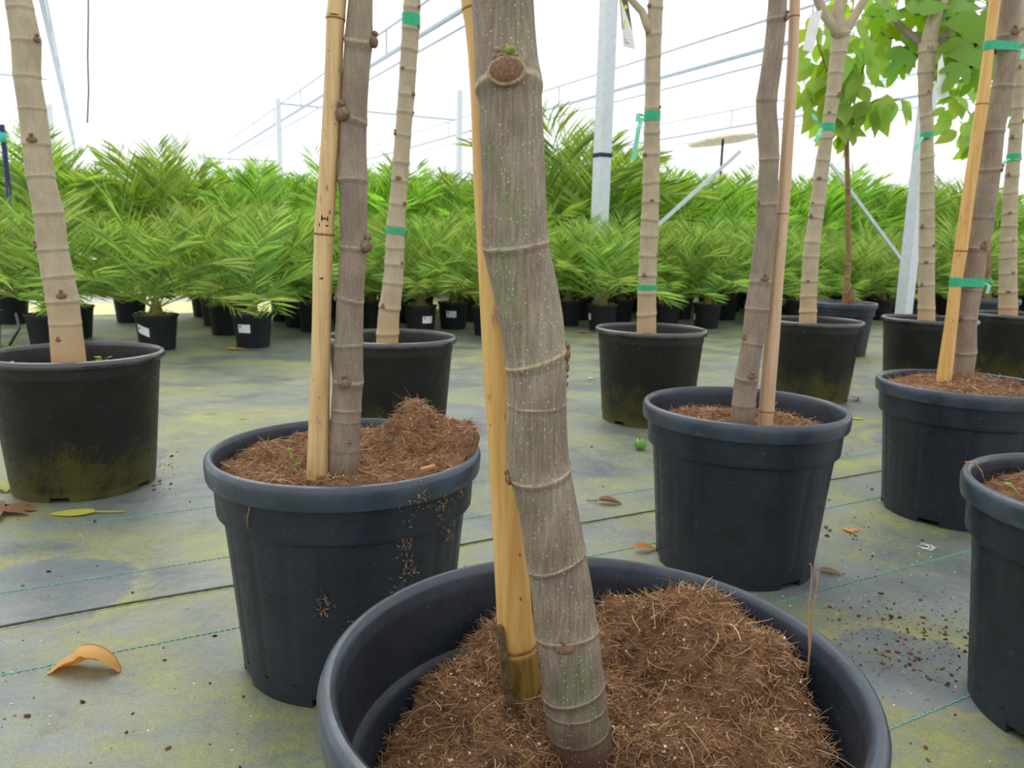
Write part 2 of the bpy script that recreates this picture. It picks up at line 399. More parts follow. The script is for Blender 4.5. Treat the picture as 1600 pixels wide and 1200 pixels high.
# ------------------------------------------------------------------ pots
def make_pot(parent, kind, n=128, rot=0., R=1., H=1.):
    """kind 'new': rolled lip and collar; 'old': flat lip; returns pot"""
    if kind == 'new':
        body = [(0, .022), (.168, .022), (.1775, .03), (.178, .034), (.1835, .10), (.1920, .20), (.1990, .272), (.2075, .2765), (.2095, .279), (.2100, .284), (.2125, .332), (.2135, .345), (.2095, .352),
                (.2075, .345), (.2050, .293), (.2035, .2885), (.1975, .285), (.1945, .280), (.174, .06), (0, .055)]
        lip = [(.2090, .350), (.2095, .362), (.2115, .3675), (.2150, .3702), (.2190, .3700), (.2228, .3672), (.2250, .3610), (.2246, .350), (.2236, .338), (.2222, .3335), (.2200, .3325), (.2180, .3345), (.2140, .345)]
        mod = lambda r, z, t: (-.0022*max(0, math.cos(20*t))**8 if .033 < z < .274 and r > .176 else 0)
        # extra rings so the flutes hold their shape
        fb, mats, zt, rt_ = .1755, ('pot_new', 'pot_lip'), .034, .178
        notches = [(k*2*math.pi/6+.2, .16) for k in range(6)]
    else:
        body = [(0, .02), (.176, .02), (.1865, .02), (.1868, .028), (.1885, .031), (.2135, .333), (.2150, .335), (.2152, .339), (.2180, .372), (.2165, .378),
                (.2135, .372), (.2105, .33), (.182, .06), (0, .055)]
        lip = [(.2150, .374), (.2158, .3805), (.2175, .3848), (.2205, .3870), (.2245, .3866), (.2280, .3842), (.2302, .3808), (.2312, .374), (.2300, .3675), (.2275, .3665), (.2200, .3680), (.2175, .370)]
        mod = None; fb, mats, zt, rt_ = .1850, ('pot_old', 'pot_old_lip'), .028, .1868
        notches = [(k*2*math.pi/5+.5, .12) for k in range(5)]
    sc = lambda P: [(r*R, z*H) for r, z in P]
    g = G(); g.add(*lathe(sc(body), n, (lambda r, z, t: R*mod(r/R, z/H, t)) if mod else None))
    # foot ring with drainage notches
    nn = 120; v = []; f = []; isn = lambda j: any(abs((2*math.pi*(j+.5)/nn-q+math.pi) % (2*math.pi)-math.pi) < hw for q, hw in notches)
    for j in range(nn):
        zb = .014 if isn(j) else 0.; o_ = len(v)
        for t in (2*math.pi*j/nn, 2*math.pi*(j+1)/nn):
            for r, z in ((rt_, zt), (fb, zb), (fb-.016, zb), (fb-.016, zt)): v.append((r*R*math.cos(t), r*R*math.sin(t), z*H))
        for q in range(3): f.append((o_+q, o_+q+1, o_+4+q+1, o_+4+q))
        if not isn(j): f += [(o_, o_+3, o_+2, o_+1), (o_+4, o_+5, o_+6, o_+7)]
    g.add(v, f)
    pot = g.build('pot', M[mats[0]], parent); pot.rotation_euler.z = rot
    l = G(); l.add(*lathe(sc(lip), n)); l.build('rim', M[mats[1]], pot)
    return pot

# ------------------------------------------------------------------ compost and its fibres
def fibres(name, P, nrm, L, rad, m, parent, flat=.35, curl=1.6, K=5):
    """P (n,3) roots; thin curled three-sided strands"""
    n = len(P); az = rng.uniform(0, 2*np.pi, n); el = rng.normal(0, flat, n); ln = rng.uniform(.4, 1, n)*L
    d = np.stack([np.cos(az)*np.cos(el), np.sin(az)*np.cos(el), np.abs(np.sin(el))*.9], -1)
    pts = [P]; daz = rng.normal(0, curl, n)/K; dz = rng.normal(-.1, .35, n)
    for k in range(K-1):
        az = az+daz; d = np.stack([np.cos(az)*np.cos(el), np.sin(az)*np.cos(el), np.sin(el)], -1); el = el+dz/K*2
        pts.append(pts[-1]+d*(ln/K)[:, None])
    pts = np.stack(pts, 1)                                           # n,K,3
    tan = np.gradient(pts, axis=1); tan /= np.linalg.norm(tan, axis=2, keepdims=True)+1e-9
    a = np.cross(tan, np.array([.13, .2, 1.])); a /= np.linalg.norm(a, axis=2, keepdims=True)+1e-9; b = np.cross(tan, a)
    rr = (rng.uniform(.5, 1.2, n)*rad)[:, None, None, None]*np.linspace(1, .45, K)[None, :, None, None]
    th = np.arange(3)*2*np.pi/3
    v = pts[:, :, None]+rr*(np.cos(th)[None, None, :, None]*a[:, :, None]+np.sin(th)[None, None, :, None]*b[:, :, None])
    base = (np.arange(n)*K*3)[:, None, None]; i = np.arange(K-1)[None, :, None]*3; j = np.arange(3)[None, None, :]; j2 = (j+1) % 3
    f = np.stack([base+i+j, base+i+j2, base+i+3+j2, base+i+3+j], -1).reshape(-1, 4)
    o = mesh(name, v.reshape(-1, 3), f, m, parent); o['kind'] = 'stuff'; return o
def soil(parent, hf, rf, nfib, seed, L=.028, rad=.00045, rings=46, seg=150, perl=0, zdown=.2):
    """hf(x, y) height, rf(theta) outline radius"""
    th = np.arange(seg)*2*np.pi/seg; v = [(0, 0, float(hf(np.array([0.]), np.array([0.]))[0]))]
    for i in range(1, rings+1):
        r = rf(th)*(i/rings); x, y = r*np.cos(th), r*np.sin(th); z = hf(x, y)
        e = max(0, (i/rings-.93)/.07); z = z-.02*e**2
        v += list(zip(x, y, z))
    r = np.minimum(rf(th)*.86, .172); v += list(zip(r*np.cos(th), r*np.sin(th), np.full(seg, zdown)))
    f = [(0, 1+j, 1+(j+1) % seg) for j in range(seg)]
    for i in range(rings):
        for j in range(seg): a = 1+i*seg; f.append((a+j, a+seg+j, a+seg+(j+1) % seg, a+(j+1) % seg))
    s = mesh('compost', v, f, M['soil'], parent)
    if nfib:
        t = rng.uniform(0, 2*np.pi, nfib); q = np.sqrt(rng.uniform(0, 1, nfib))*.985; r = rf(t)*q; x, y = r*np.cos(t), r*np.sin(t)
        z = hf(x, y)-.02*np.clip((q-.93)/.07, 0, 1)**2-.001
        fibres('coir_fibres', np.stack([x, y, z], -1), None, L, rad, M['fibre'], s)
        m = nfib//28
        t = rng.uniform(0, 2*np.pi, m); r = rf(t)*np.sqrt(rng.uniform(0, 1, m))*.92; x, y = r*np.cos(t), r*np.sin(t)
        fibres('long_fibres', np.stack([x, y, hf(x, y)+.001], -1), None, L*2.3, rad*1.45, M['fibre'], s, .2, 2.2, 8)
    if perl:
        g = G(); t = rng.uniform(0, 2*np.pi, perl); r = rf(t)*np.sqrt(rng.uniform(0, 1, perl))*.95; x, y = r*np.cos(t), r*np.sin(t); z = hf(x, y)
        for a, b_, c in zip(x, y, z):
            k = random.uniform(.0006, .0016); g.add(*blob((a, b_, c+.0015), (k, 0, 0), (0, k, 0), (0, 0, k), 5, 3, .3))
        o = g.build('white_grit', M['perlite'], s); o['kind'] = 'stuff'
    return s

# ------------------------------------------------------------------ trunks and stakes
def trunk(parent, name, rows, Y, org, m, nodes=(), n=40, M_=160, top=.35, bottom=.04, wob=.012, seed=0, lean=0., inner=1.):
    """rows of (pixel y, left x, right x) on a plane at distance Y; nodes of (pixel y, height, width, tilt, phi)"""
    rows = sorted(rows, key=lambda q: -q[0]); P = []; R = []
    for y, a, b in rows:
        p = aty((a+b)/2, y, Y); 
        if lean: p = aty((a+b)/2, y, Y+lean*(p[2]-.35))
        P.append(p); R.append((b-a)/2*depth(p)/F*inner)
    P = np.array(P); R = np.array(R); y0 = np.array([q[0] for q in rows], float)
    if bottom: P = np.vstack([P[0]+(P[0]-P[1])/np.linalg.norm(P[0]-P[1])*bottom, P]); R = np.r_[R[0], R]; y0 = np.r_[y0[0]+1, y0]
    if top: P = np.vstack([P, P[-1]+(P[-1]-P[-2])/np.linalg.norm(P[-1]-P[-2])*top]); R = np.r_[R, R[-1]*.93]; y0 = np.r_[y0, y0[-1]-1]
    S = np.r_[0, np.cumsum(np.linalg.norm(np.diff(P, axis=0), axis=1))]
    s = np.linspace(0, S[-1], M_); Q = np.stack([np.interp(s, S, P[:, k]) for k in range(3)], -1); r = np.interp(s, S, R)
    k = max(1, M_//70); ker = np.hanning(2*k+3)[1:-1]; ker /= ker.sum()
    sm = lambda a: np.convolve(np.pad(a, k, mode='edge'), ker, 'valid')
    Q[:, 0], r = sm(Q[:, 0]), sm(r)
    T, e1, e2 = frames(Q); th = np.arange(n)*2*np.pi/n
    sn = lambda py: float(np.interp(-py, -y0, S))
    rad = np.repeat(r[:, None], n, 1); ring = np.zeros((M_, n))
    rad = rad*(1+wob*2*vnoise(np.cos(th)[None]*1.3+np.sin(th)[None]*.7+seed, s[:, None]*16+np.sin(th)[None], seed))
    for py, hh, ww, tilt, phi in nodes:
        x = s[:, None]-sn(py)-tilt*r[:, None]*np.cos(th-phi)[None]
        rad = rad+r[:, None]*hh*np.where(x > 0, np.exp(-(x/(ww*2.4))**2), np.exp(-(x/ww)**2))
        ring = ring+np.exp(-((x-.2*ww)/(ww*.55))**2)-.6*np.exp(-((x+ww*1.9)/(ww*1.2))**2)
    v = Q[:, None]+rad[:, :, None]*(np.cos(th)[None, :, None]*e1[:, None]+np.sin(th)[None, :, None]*e2[:, None])-np.asarray(org)
    i = np.arange(M_-1)[:, None]*n; j = np.arange(n)[None]; j2 = (j+1) % n
    f = np.stack([i+j, i+j2, i+n+j2, i+n+j], -1).reshape(-1, 4)
    f = [tuple(int(c) for c in q) for q in f]+[tuple((M_-1)*n+q for q in range(n))]
    o = mesh(name, v.reshape(-1, 3), f, m, parent)
    o.data.attributes.new('ring', 'FLOAT', 'POINT').data.foreach_set('value', ring.ravel())
    def surf(py, ang):
        """local point, outward normal, axis, radius at a pixel height; ang in degrees, 0 right, -90 towards the camera"""
        a = math.radians(ang); q = sn(py); i = int(np.clip(np.searchsorted(s, q), 1, M_-1)); j = int(round((a % (2*math.pi))/(2*math.pi)*n)) % n
        nn = math.cos(a)*e1[i]+math.sin(a)*e2[i]; return Q[i]+nn*rad[i, j]-np.asarray(org), nn, T[i], float(r[i])
    o_surf = surf; o_surf.centre = lambda py: (np.array([np.interp(sn(py), s, Q[:, k]) for k in range(3)])-np.asarray(org), float(np.interp(sn(py), s, r)))
    return o, surf
def knob(tr, surf, py, ang, size, name='leaf_scar', m='scar', up_=.7, out=.26, bud=True):
    p, nn, t, r = surf(py, ang); sd_ = np.cross(t, nn)
    g = G(); g.add(*blob(p+nn*size*.05, sd_*size, t*size*up_, nn*size*out, 14, 9, .06)); o = g.build(name, M[m], tr)
    if bud:
        g = G(); g.add(*blob(p+t*size*.95+nn*size*.15, sd_*size*.36, t*size*.36, nn*size*.36, 10, 7, .12)); g.build('bud', M['knob'], tr)
    return o
def band(parent, name, circles, t, hgt, m, thick=.0012, grow=1.03):
    """a flat tie: convex loop around circles [(centre, radius)] lying across axis t"""
    pts = []
    for c, r in circles:
        for k in range(40): a = 2*math.pi*k/40; pts.append((c[0]+r*grow*math.cos(a), c[1]+r*grow*math.sin(a)))
    pts = sorted(set(pts)); cr = lambda o, a, b: (a[0]-o[0])*(b[1]-o[1])-(a[1]-o[1])*(b[0]-o[0])
    lo = []; hi = []
    for p in pts:
        while len(lo) > 1 and cr(lo[-2], lo[-1], p) <= 0: lo.pop()
        lo.append(p)
    for p in pts[::-1]:
        while len(hi) > 1 and cr(hi[-2], hi[-1], p) <= 0: hi.pop()
        hi.append(p)
    hull = lo[:-1]+hi[:-1]; cx = sum(p[0] for p in hull)/len(hull); z = circles[0][0][2]; v = []; f = []; n = len(hull)
    cy = sum(p[1] for p in hull)/n
    for p in hull:
        d = np.array([p[0]-cx, p[1]-cy]); d /= np.linalg.norm(d); q = np.array(p)+d*thick
        zz = z+random.uniform(-1, 1)*hgt*.02-(t[0]/t[2])*(p[0]-cx)
        v += [(p[0], p[1], zz-hgt/2), (q[0], q[1], zz-hgt/2), (q[0], q[1], zz+hgt/2), (p[0], p[1], zz+hgt/2)]
    for j in range(n):
        k = (j+1) % n
        for q in range(4): f.append((j*4+q, k*4+q, k*4+(q+1) % 4, j*4+(q+1) % 4))
    return mesh(name, v, f, M[m], parent, False)
def ribbon(parent, name, pts, wid, m, side=(1, 0, 0)):
    pts = np.asarray(pts, float); v = []; f = []; sd_ = np.asarray(side, float)
    for i, p in enumerate(pts):
        o_ = np.array([0, -.0008, 0])
        v += [p-sd_*wid/2, p+sd_*wid/2, p+sd_*wid/2+o_, p-sd_*wid/2+o_]
    for i in range(len(pts)-1):
        for q in range(4): f.append((i*4+q, i*4+(q+1) % 4, i*4+4+(q+1) % 4, i*4+4+q))
    return mesh(name, v, f, M[m], parent, False)
def stake(parent, rows, Y, org, m, nodes=(), top=.35, bottom=.05, name='bamboo_stake', seed=3, lean=0.):
    o, sf = trunk(parent, name, rows, Y, org, M[m], [(y, .07, .004, 0, 0) for y in nodes], 28, 140, top, bottom, .004, seed, lean)
    for y in nodes:
        c, r = sf.centre(y); p, nn, t, _ = sf(y, 0); v, f = tube([c-t*r*.16, c-t*r*.05, c+t*r*.05, c+t*r*.16], [r*1.02, r*1.10, r*1.10, r*1.02], 28, False)
        mesh('bamboo_node', v, f, M['bamboo_node'], o)
    return o, sf
def R2(rows): return rows

def leaf_pts(kind):
    if kind == 'fig':
        h = [(0, 0), (-.04, .12), (.06, .30), (.20, .38), (.34, .46), (.37, .30), (.36, .17), (.50, .24), (.68, .33), (.72, .26), (.62, .12), (.76, .12), (.92, .08), (1, 0)]
    elif kind == 'ovate':
        h = [(0, 0), (.06, .09), (.14, .19), (.28, .27), (.42, .29), (.58, .25), (.74, .17), (.88, .08), (1, 0)]
    else:
        h = [(0, 0), (.1, .14), (.25, .2), (.45, .22), (.7, .16), (.9, .07), (1, 0)]
    return h
def leaf_mesh(kind, L, curl=.3, fold=.25):
    """blade along +x from the petiole joint, normal +z"""
    h = leaf_pts(kind); v = []; f = []; n = len(h)
    z = lambda x, y: L*(-curl*x*x+fold*abs(y)-.6*y*y)
    mid = [(x*.999, 0) for x, _ in h]
    for x, y in mid: v.append((x*L, 0, z(x, 0)))
    for x, y in h: v.append((x*L, y*L, z(x, y)))
    for x, y in h: v.append((x*L, -y*L, z(x, y)))
    order = sorted(range(n), key=lambda i: h[i][0])
    c = [(.42*L, 0, z(.42, 0))]
    v2 = [(x*L, y*L, z(x, y)) for x, y in h]+[(x*L, -y*L, z(x, y)) for x, y in h[-2:0:-1]]
    q = [(x*.55+.42*.45, y*.55) for x, y in ([(x, y) for x, y in h]+[(x, -y) for x, y in h[-2:0:-1]])]
    v3 = [(x*L, y*L, z(x, y)) for x, y in q]; k = len(v2)
    V_ = v2+v3+c; Fc = []
    for i in range(k): j = (i+1) % k; Fc += [(i, j, k+j, k+i), (k+i, k+j, 2*k)]
    return V_, Fc
def place_leaf(parent, org, kind, base, direc, normal, L, m, attach=None, curl=.35, fold=.2, name='leaf'):
    x = np.asarray(direc, float); x /= np.linalg.norm(x); zz = np.asarray(normal, float); zz = zz-x*(zz@x); zz /= np.linalg.norm(zz); y = np.cross(zz, x)
    V_, Fc = leaf_mesh(kind, L, curl, fold); g = G()
    g.add([np.asarray(base)+x*a+y*b+zz*c for a, b, c in V_], Fc)
    if attach is not None:
        a = np.asarray(attach); b = np.asarray(base); mid = (a+b)/2+np.array([0, 0, .15*np.linalg.norm(a-b)])
        g.add(*tube([a, (a+mid)/2+np.array([0, 0, .02*L]), mid, (mid+b)/2, b+x*L*.05], [.0022, .002, .0018, .0016, .0012], 5))
    g.v = [np.asarray(p)-np.asarray(org) for p in g.v]
    return g.build(name, m, parent)
# ------------------------------------------------------------------ potted fig trees
NEWG = None
def fig(label, cx, cy, kind, rot=0., n=128):
    o = np.array([cx, cy, 0.]); e = thing('potted_fig_tree', label, 'potted tree', o); p = make_pot(e, kind, n, rot)
    for q in [p]+list(p.children): q.data.set_sharp_from_angle(angle=math.radians(40))
    return e, o, p
PH = -math.pi/2

# --- the tree in the nearest pot
fr, o, pot = fig('thick speckled grey fig trunk beside a golden cane in a pot of heaped coir', .074, .591, 'new', .1, 220)
def h_front(x, y):
    h0 = .284
    z = h0+.030*x/.2+.034*y/.2+.046*np.exp(-(((x-.10)/.075)**2+((y-.13)/.07)**2))+.028*np.exp(-(((x-.165)/.06)**2+((y-.03)/.09)**2))
    z = z-.050*np.exp(-(((x-.062)/.028)**2+((y-.10)/.04)**2))-.012*np.exp(-((x+.012)**2+(y-.02)**2)/.035**2)+.012*np.exp(-(((x+.06)/.05)**2+((y+.03)/.06)**2))
    z = z+.018*np.exp(-(((x+.085)/.04)**2+((y-.145)/.05)**2))
    return np.minimum(z+.030*fbm(x, y, 20, 5, 3), .375)
def r_front(t):
    b = np.where(np.cos(t) < -.2, .186, .196); b = .1925+.007*np.cos(t-.5)
    return b+.010*fbm(np.cos(t)*3, np.sin(t)*3, 3, 3, 9)
s = soil(fr, h_front, r_front, 30000, 1, .022, .00036, 80, 260, 300, .15)
T0 = 1165
rows = [(0, 737, 834), (40, 739, 836), (75, 741, 839), (105, 742, 842), (130, 745, 845), (160, 748, 847), (200, 749, 849), (240, 751, 851), (300, 754, 853), (355, 753, 855), (385, 755, 857), (410, 760, 861), (450, 770, 871), (500, 780, 880), (550, 788, 884),
        (575, 791, 886), (620, 792, 885), (680, 791, 886), (720, 792, 889), (745, 798, 893), (800, 811, 903), (850, 818, 913), (880, 824, 917), (920, 830, 925), (960, 834, 931), (985, 836, 934), (1040, 845, 941), (1080, 848, 945), (1120, 852, 950), (1165, 860, 956)]
nodes = [(138, .075, .0045, .30, PH), (382, .05, .0022, -.12, PH), (562, .05, .0026, .22, .2), (735, .05, .0024, -.2, PH), (872, .04, .0018, .2, .3), (988, .035, .0018, .12, PH), (1075, .045, .0022, .16, 0), (1100, .02, .0015, 0, 0), (628, .015, .0012, -.1, PH), (1135, .02, .0015, -.1, PH)]
tr, sf = trunk(fr, 'trunk', rows, .606, o, M['bark_front'], nodes, 96, 760, .5, .06, .006, 2)
# cut-off branch scar with pale edge, dry scales and a green bud above it
p, nn, t, r = sf(125, -92); sd_ = np.cross(t, nn); k = 1/1950.
g = G(); g.add(*blob(p+nn*.001, sd_*27*k, t*20*k, nn*6*k, 28, 12, .02)); sc = g.build('branch_scar', M['scar_rim'], tr)
g = G(); g.add(*blob(p+nn*.0022+t*.0006, sd_*24*k, t*17*k, nn*6*k, 28, 12, .03)); g.build('cut_face', M['scar'], sc)
p, nn, t, r = sf(95, -88); 
for i in range(15):
    a = random.uniform(0, 6.28); d = random.uniform(.2, 1); q = p+sd_*(-9+17*d*math.cos(a))*k+t*(1+11*d*math.sin(a))*k
    g = G(); e1 = sd_*math.cos(a)+t*math.sin(a); e2 = -sd_*math.sin(a)+t*math.cos(a)
    g.add(*blob(q+nn*.0009, e1*random.uniform(4, 8)*k, e2*random.uniform(2.5, 4.5)*k, nn*2.5*k, 7, 5, .25)); g.build('bud_scale', M['flake'], sc)
q, nn2, t2, _ = sf(95, -84); g = G(); g.add(*blob(q+nn2*4*k, sd_*9*k, t*6.5*k, nn2*9*k, 16, 10, .02)); g.build('green_bud', M['bud'], sc)
g = G(); g.add(*blob(q+nn2*1.5*k-t*4*k, sd_*12*k, t*5*k, nn2*5*k, 14, 8, .1)); g.build('bud_scale', M['scar_rim'], sc)
knob(tr, sf, 992, -97, .0085, 'leaf_scar', 'scar', .5, .25); knob(tr, sf, 738, 192, .006, 'leaf_scar', 'scar', .9, .5)
g = G()
for (py, an, zz) in ((548, -6, .004), (558, -10, .005), (566, -4, .004), (576, -8, .0035), (590, -2, .002), (602, -4, .002)):
    p, nn, t, r = sf(py, an); g.add(*blob(p, np.cross(t, nn)*zz, t*zz*.9, nn*zz*.6, 8, 6, .3))
g.build('torn_bark', M['scar'], tr)
for (py, an) in ((574, -118), (577, -108), (574, -82), (571, -70), (742, -100), (744, -88), (748, -65), (880, -80)):
    p, nn, t, r = sf(py, an); g = G(); g.add(*blob(p, np.cross(t, nn)*.0009, t*.0012, nn*.0009, 8, 6, .1)); g.build('root_bump', M['scar_rim'], tr)
srows = [(0, 721, 759), (60, 729, 768), (130, 734, 774), (200, 737, 780), (300, 740, 786), (400, 746, 793), (500, 751, 800), (600, 756, 806), (700, 763, 814), (800, 768, 821), (900, 773, 827), (1000, 778, 835), (1095, 786, 848)]
st, ss = stake(fr, srows, .668, o, 'bamboo_gold', (14, 1007), .5, .07)
low = [(1012, 779, 837), (1050, 782, 842), (1095, 787, 849)]
lo_, _ = trunk(st, 'mouldy_foot', low, .668, o, M['bamboo_low'], [], 28, 20, 0, .06, .003, 4, 0., 1.012)
p1 = [aty(780, 978, .655), aty(788, 1030, .645), aty(795, 1075, .640), aty(801, 1110, .637)]; g = G()
for a, b_ in zip(p1[:-1], p1[1:]): g.add(*box((a+b_)/2-o, (b_-a)/2*1.02, (.0035, 0, 0), (0, .0022, 0)))
g.build('rotten_strip', M['bamboo_rot'], st, False)
# two dry straws standing at the pot wall
g = G()
for pts in (((1258, 1085), (1265, 1015), (1262, 960), (1268, 912), (1268, 884), (1265, 880)), ((1259, 1085), (1266, 1010), (1268, 960), (1277, 915), (1278, 893))):
    g.add(*tube([aty(x, y, .625)-o for x, y in pts], np.linspace(.0009, .0004, len(pts)), 5))
g.build('dry_straw', M['fibre'], s)
for (px, py, z, ln, a) in ((1020, 1045, .285, .013, .6), (1170, 970, .33, .009, -.6), (985, 930, .33, .008, .5), (1025, 1130, .30, .013, 0), (720, 1060, .29, .010, .3), (975, 1122, .295, .004, 1)):
    c = gp(px, py, z)-o; c[2] = float(h_front(np.array([c[0]]), np.array([c[1]]))[0])+.002
    d = np.array([math.cos(a), math.sin(a), .15]); g = G(); g.add(*box(c, d*ln/2, np.cross(d, (0, 0, 1))*.0010, (0, 0, .0006))); g.build('bark_chip', M['scar_rim'], s, False)

# --- the tree behind it to the left
ml, o, pot = fig('grey brown fig trunk beside a straw cane, coir spilling over its pot rim', -.275, 1.251, 'new', .35, 160)
def h_ml(x, y):
    z = .345+.01*y/.2+.075*np.exp(-(((x-.10)/.07)**2+((y-.11)/.075)**2))+.06*np.exp(-(((x-.21)/.055)**2+((y-.02)/.10)**2))-.022*np.exp(-(((x+.09)/.05)**2+((y-.01)/.05)**2))-.01*np.exp(-(((x-.03)/.04)**2+((y-.06)/.05)**2))
    return z+.024*fbm(x, y, 20, 5, 13)
def r_ml(t): return .2045+.020*np.exp(-((np.mod(t-.12+np.pi, 2*np.pi)-np.pi)/.38)**2)+.003*fbm(np.cos(t)*3, np.sin(t)*3, 3, 3, 19)
s2 = soil(ml, h_ml, r_ml, 11000, 2, .024, .0005, 50, 180, 60)
rows = [(0, 545, 582), (40, 541, 582), (60, 540, 583), (90, 537, 579), (140, 534, 575), (180, 532, 573), (230, 530, 572), (280, 528, 574), (300, 531, 573), (350, 531, 573), (383, 533, 575), (420, 529, 571), (467, 526, 568), (520, 524, 567), (560, 522, 567), (595, 521, 567), (620, 519, 565), (660, 517, 563), (700, 516, 561), (744, 514, 559)]
nodes = [(64, .09, .005, -.25, PH), (186, .06, .004, -.25, 0), (283, .07, .003, .15, PH), (385, .06, .003, -.1, PH), (467, .05, .003, -.2, 0), (538, .04, .003, .1, 0), (596, .06, .005, 0, PH), (640, .03, .002, .1, PH), (655, .02, .002, 0, PH), (700, .02, .002, 0, 0)]
tr, sf = trunk(ml, 'trunk', rows, 1.19, o, M['bark_mid'], nodes, 64, 520, .6, .06, .012, 5)
for a in ((66, -5, .012), (182, -130, .015), (384, -20, .014), (468, 185, .008), (594, -92, .011), (688, -60, .004)): knob(tr, sf, a[0], a[1], a[2], m='knob', up_=.7, out=.5)
srows = [(0, 513, 541), (30, 510, 538), (100, 508, 535), (200, 503, 531), (300, 496, 525), (360, 492, 521), (420, 489, 519), (500, 488, 517), (600, 485, 515), (700, 481, 514), (744, 479, 515)]
st, ss = stake(ml, srows, 1.185, o, 'bamboo_straw', (30, 366), .6, .06)
for py, an, ww, hh in ((348, -95, .0014, .005), (352, -80, .0028, .0016), (342, -62, .0012, .004), (358, -62, .0022, .0014), (338, -50, .001, .003), (356, -108, .0012, .003), (440, -85, .002, .0014), (443, -75, .001, .002), (28, -90, .007, .0008)):
    p, nn, t, r = ss(py, an); g = G(); g.add(*blob(p, np.cross(t, nn)*ww, t*hh, nn*.0004, 9, 5, .3)); g.build('mould_mark', M['hose'], st)
sdl = G(); b0 = gp(462, 735, .345)-o
for pts in (((470, 722), (461, 726), (452, 733)), ((460, 726), (456, 715), (453, 706))): sdl.add(*tube([aty(x, y, 1.13)-o for x, y in pts], .0012, 6))
sdl.add(*blob(aty(452, 703, 1.13)-o, (.0035, 0, 0), (0, .0012, .001), (0, 0, .003), 10, 6)); sdl.build('seedling', M['weed'], s2)
g = G(); pts = [gp(450, 748, .362), gp(428, 752, .372)+np.array([0, -.006, .004]), aty(405, 765, 1.075), aty(392, 785, 1.062), aty(386, 810, 1.062), aty(387, 825, 1.066)]
g.add(*tube([p-o for p in pts], .0008, 5)); g.build('stray_fibre', M['fibre'], s2)
g = G(); g.add(*box(gp(668, 735, .368)-o+np.array([0, 0, .004]), (.010, .004, .002), (-.002, .004, 0), (0, 0, .002))); g.build('orange_chip', M['dry'], s2, False)
# coir stuck to the pot wall
def pot_r(z): return .178+(z-.034)*(.0265/.242) if z < .276 else (.2095+(z-.285)*.1 if z < .333 else .2245)
P = []
for (px, py, k) in ((690, 795, 60), (700, 830, 26), (632, 850, 40), (637, 890, 30), (505, 945, 40), (640, 800, 26), (660, 780, 40), (720, 770, 26), (622, 915, 8), (540, 980, 6)):
    for i in range(k):
        q = aty(px+random.gauss(0, 9), py+random.gauss(0, 11), 1.07)-o; a = math.atan2(q[1], q[0]); z = float(q[2])
        for it in range(3):
            rr = pot_r(z)+.0005; 
        # march the pixel ray to the wall
        x_, y_ = px+random.gauss(0, 7), py+random.gauss(0, 10); d = ray(x_, y_); best = None
        for tt in np.linspace(.9, 1.4, 400):
            w_ = CAM+d*tt-o
            if math.hypot(w_[0], w_[1]) < pot_r(w_[2])+.0004: best = w_; break
        if best is not None: P.append(best)
fibres('stuck_coir', np.array(P), None, .012, .0007, M['fibre'], s2, .9, 2.5, 4)

# --- the tree behind to the right
mr, o, pot = fig('fig trunk leaning beside a pale pinkish cane in a blue black pot', .525, 1.70, 'new', .8, 150)
def h_mr(x, y): return .318+.02*np.exp(-(((x+.05)/.10)**2+((y-.06)/.08)**2))+.016*np.exp(-(((x-.10)/.06)**2+((y-.03)/.07)**2))+.018*fbm(x, y, 20, 5, 23)
def r_mr(t): return .197+.004*fbm(np.cos(t)*3, np.sin(t)*3, 3, 3, 29)
s3 = soil(mr, h_mr, r_mr, 6000, 3, .028, .0007, 40, 150, 20)
rows = [(0, 1201, 1229), (30, 1199, 1228), (60, 1196, 1225), (100, 1191, 1221), (156, 1182, 1213), (180, 1182, 1213), (210, 1184, 1216), (249, 1187, 1217), (300, 1184, 1214), (360, 1182, 1213), (390, 1177, 1208), (435, 1172, 1205), (480, 1165, 1201), (540, 1159, 1191), (588, 1149, 1184), (630, 1144, 1180), (662, 1142, 1178)]
nodes = [(30, .07, .004, .1, 0), (156, .06, .003, .0, PH), (249, .05, .003, 0, PH), (320, .05, .003, .1, PH), (440, .05, .004, .1, PH), (482, .05, .003, 0, 0), (535, .05, .003, 0, 0), (590, .06, .004, -.1, PH), (632, .04, .003, 0, 0)]
tr, sf = trunk(mr, 'trunk', rows, 1.645, o, M['bark_mid'], nodes, 48, 520, .6, .08, .012, 8)
for a in ((30, -40, .010), (437, -85, .009), (530, 200, .007), (587, -80, .010), (320, 200, .005)): knob(tr, sf, a[0], a[1], a[2], up_=.7)
srows = [(0, 1234, 1250), (30, 1233, 1249), (100, 1230, 1247), (200, 1223, 1241), (300, 1216, 1235), (335, 1214, 1232), (435, 1205, 1224), (540, 1194, 1217), (600, 1189, 1212), (645, 1186, 1209), (664, 1184, 1207)]
stake(mr, srows, 1.66, o, 'bamboo_pale', (26, 334, 642), .6, .08)

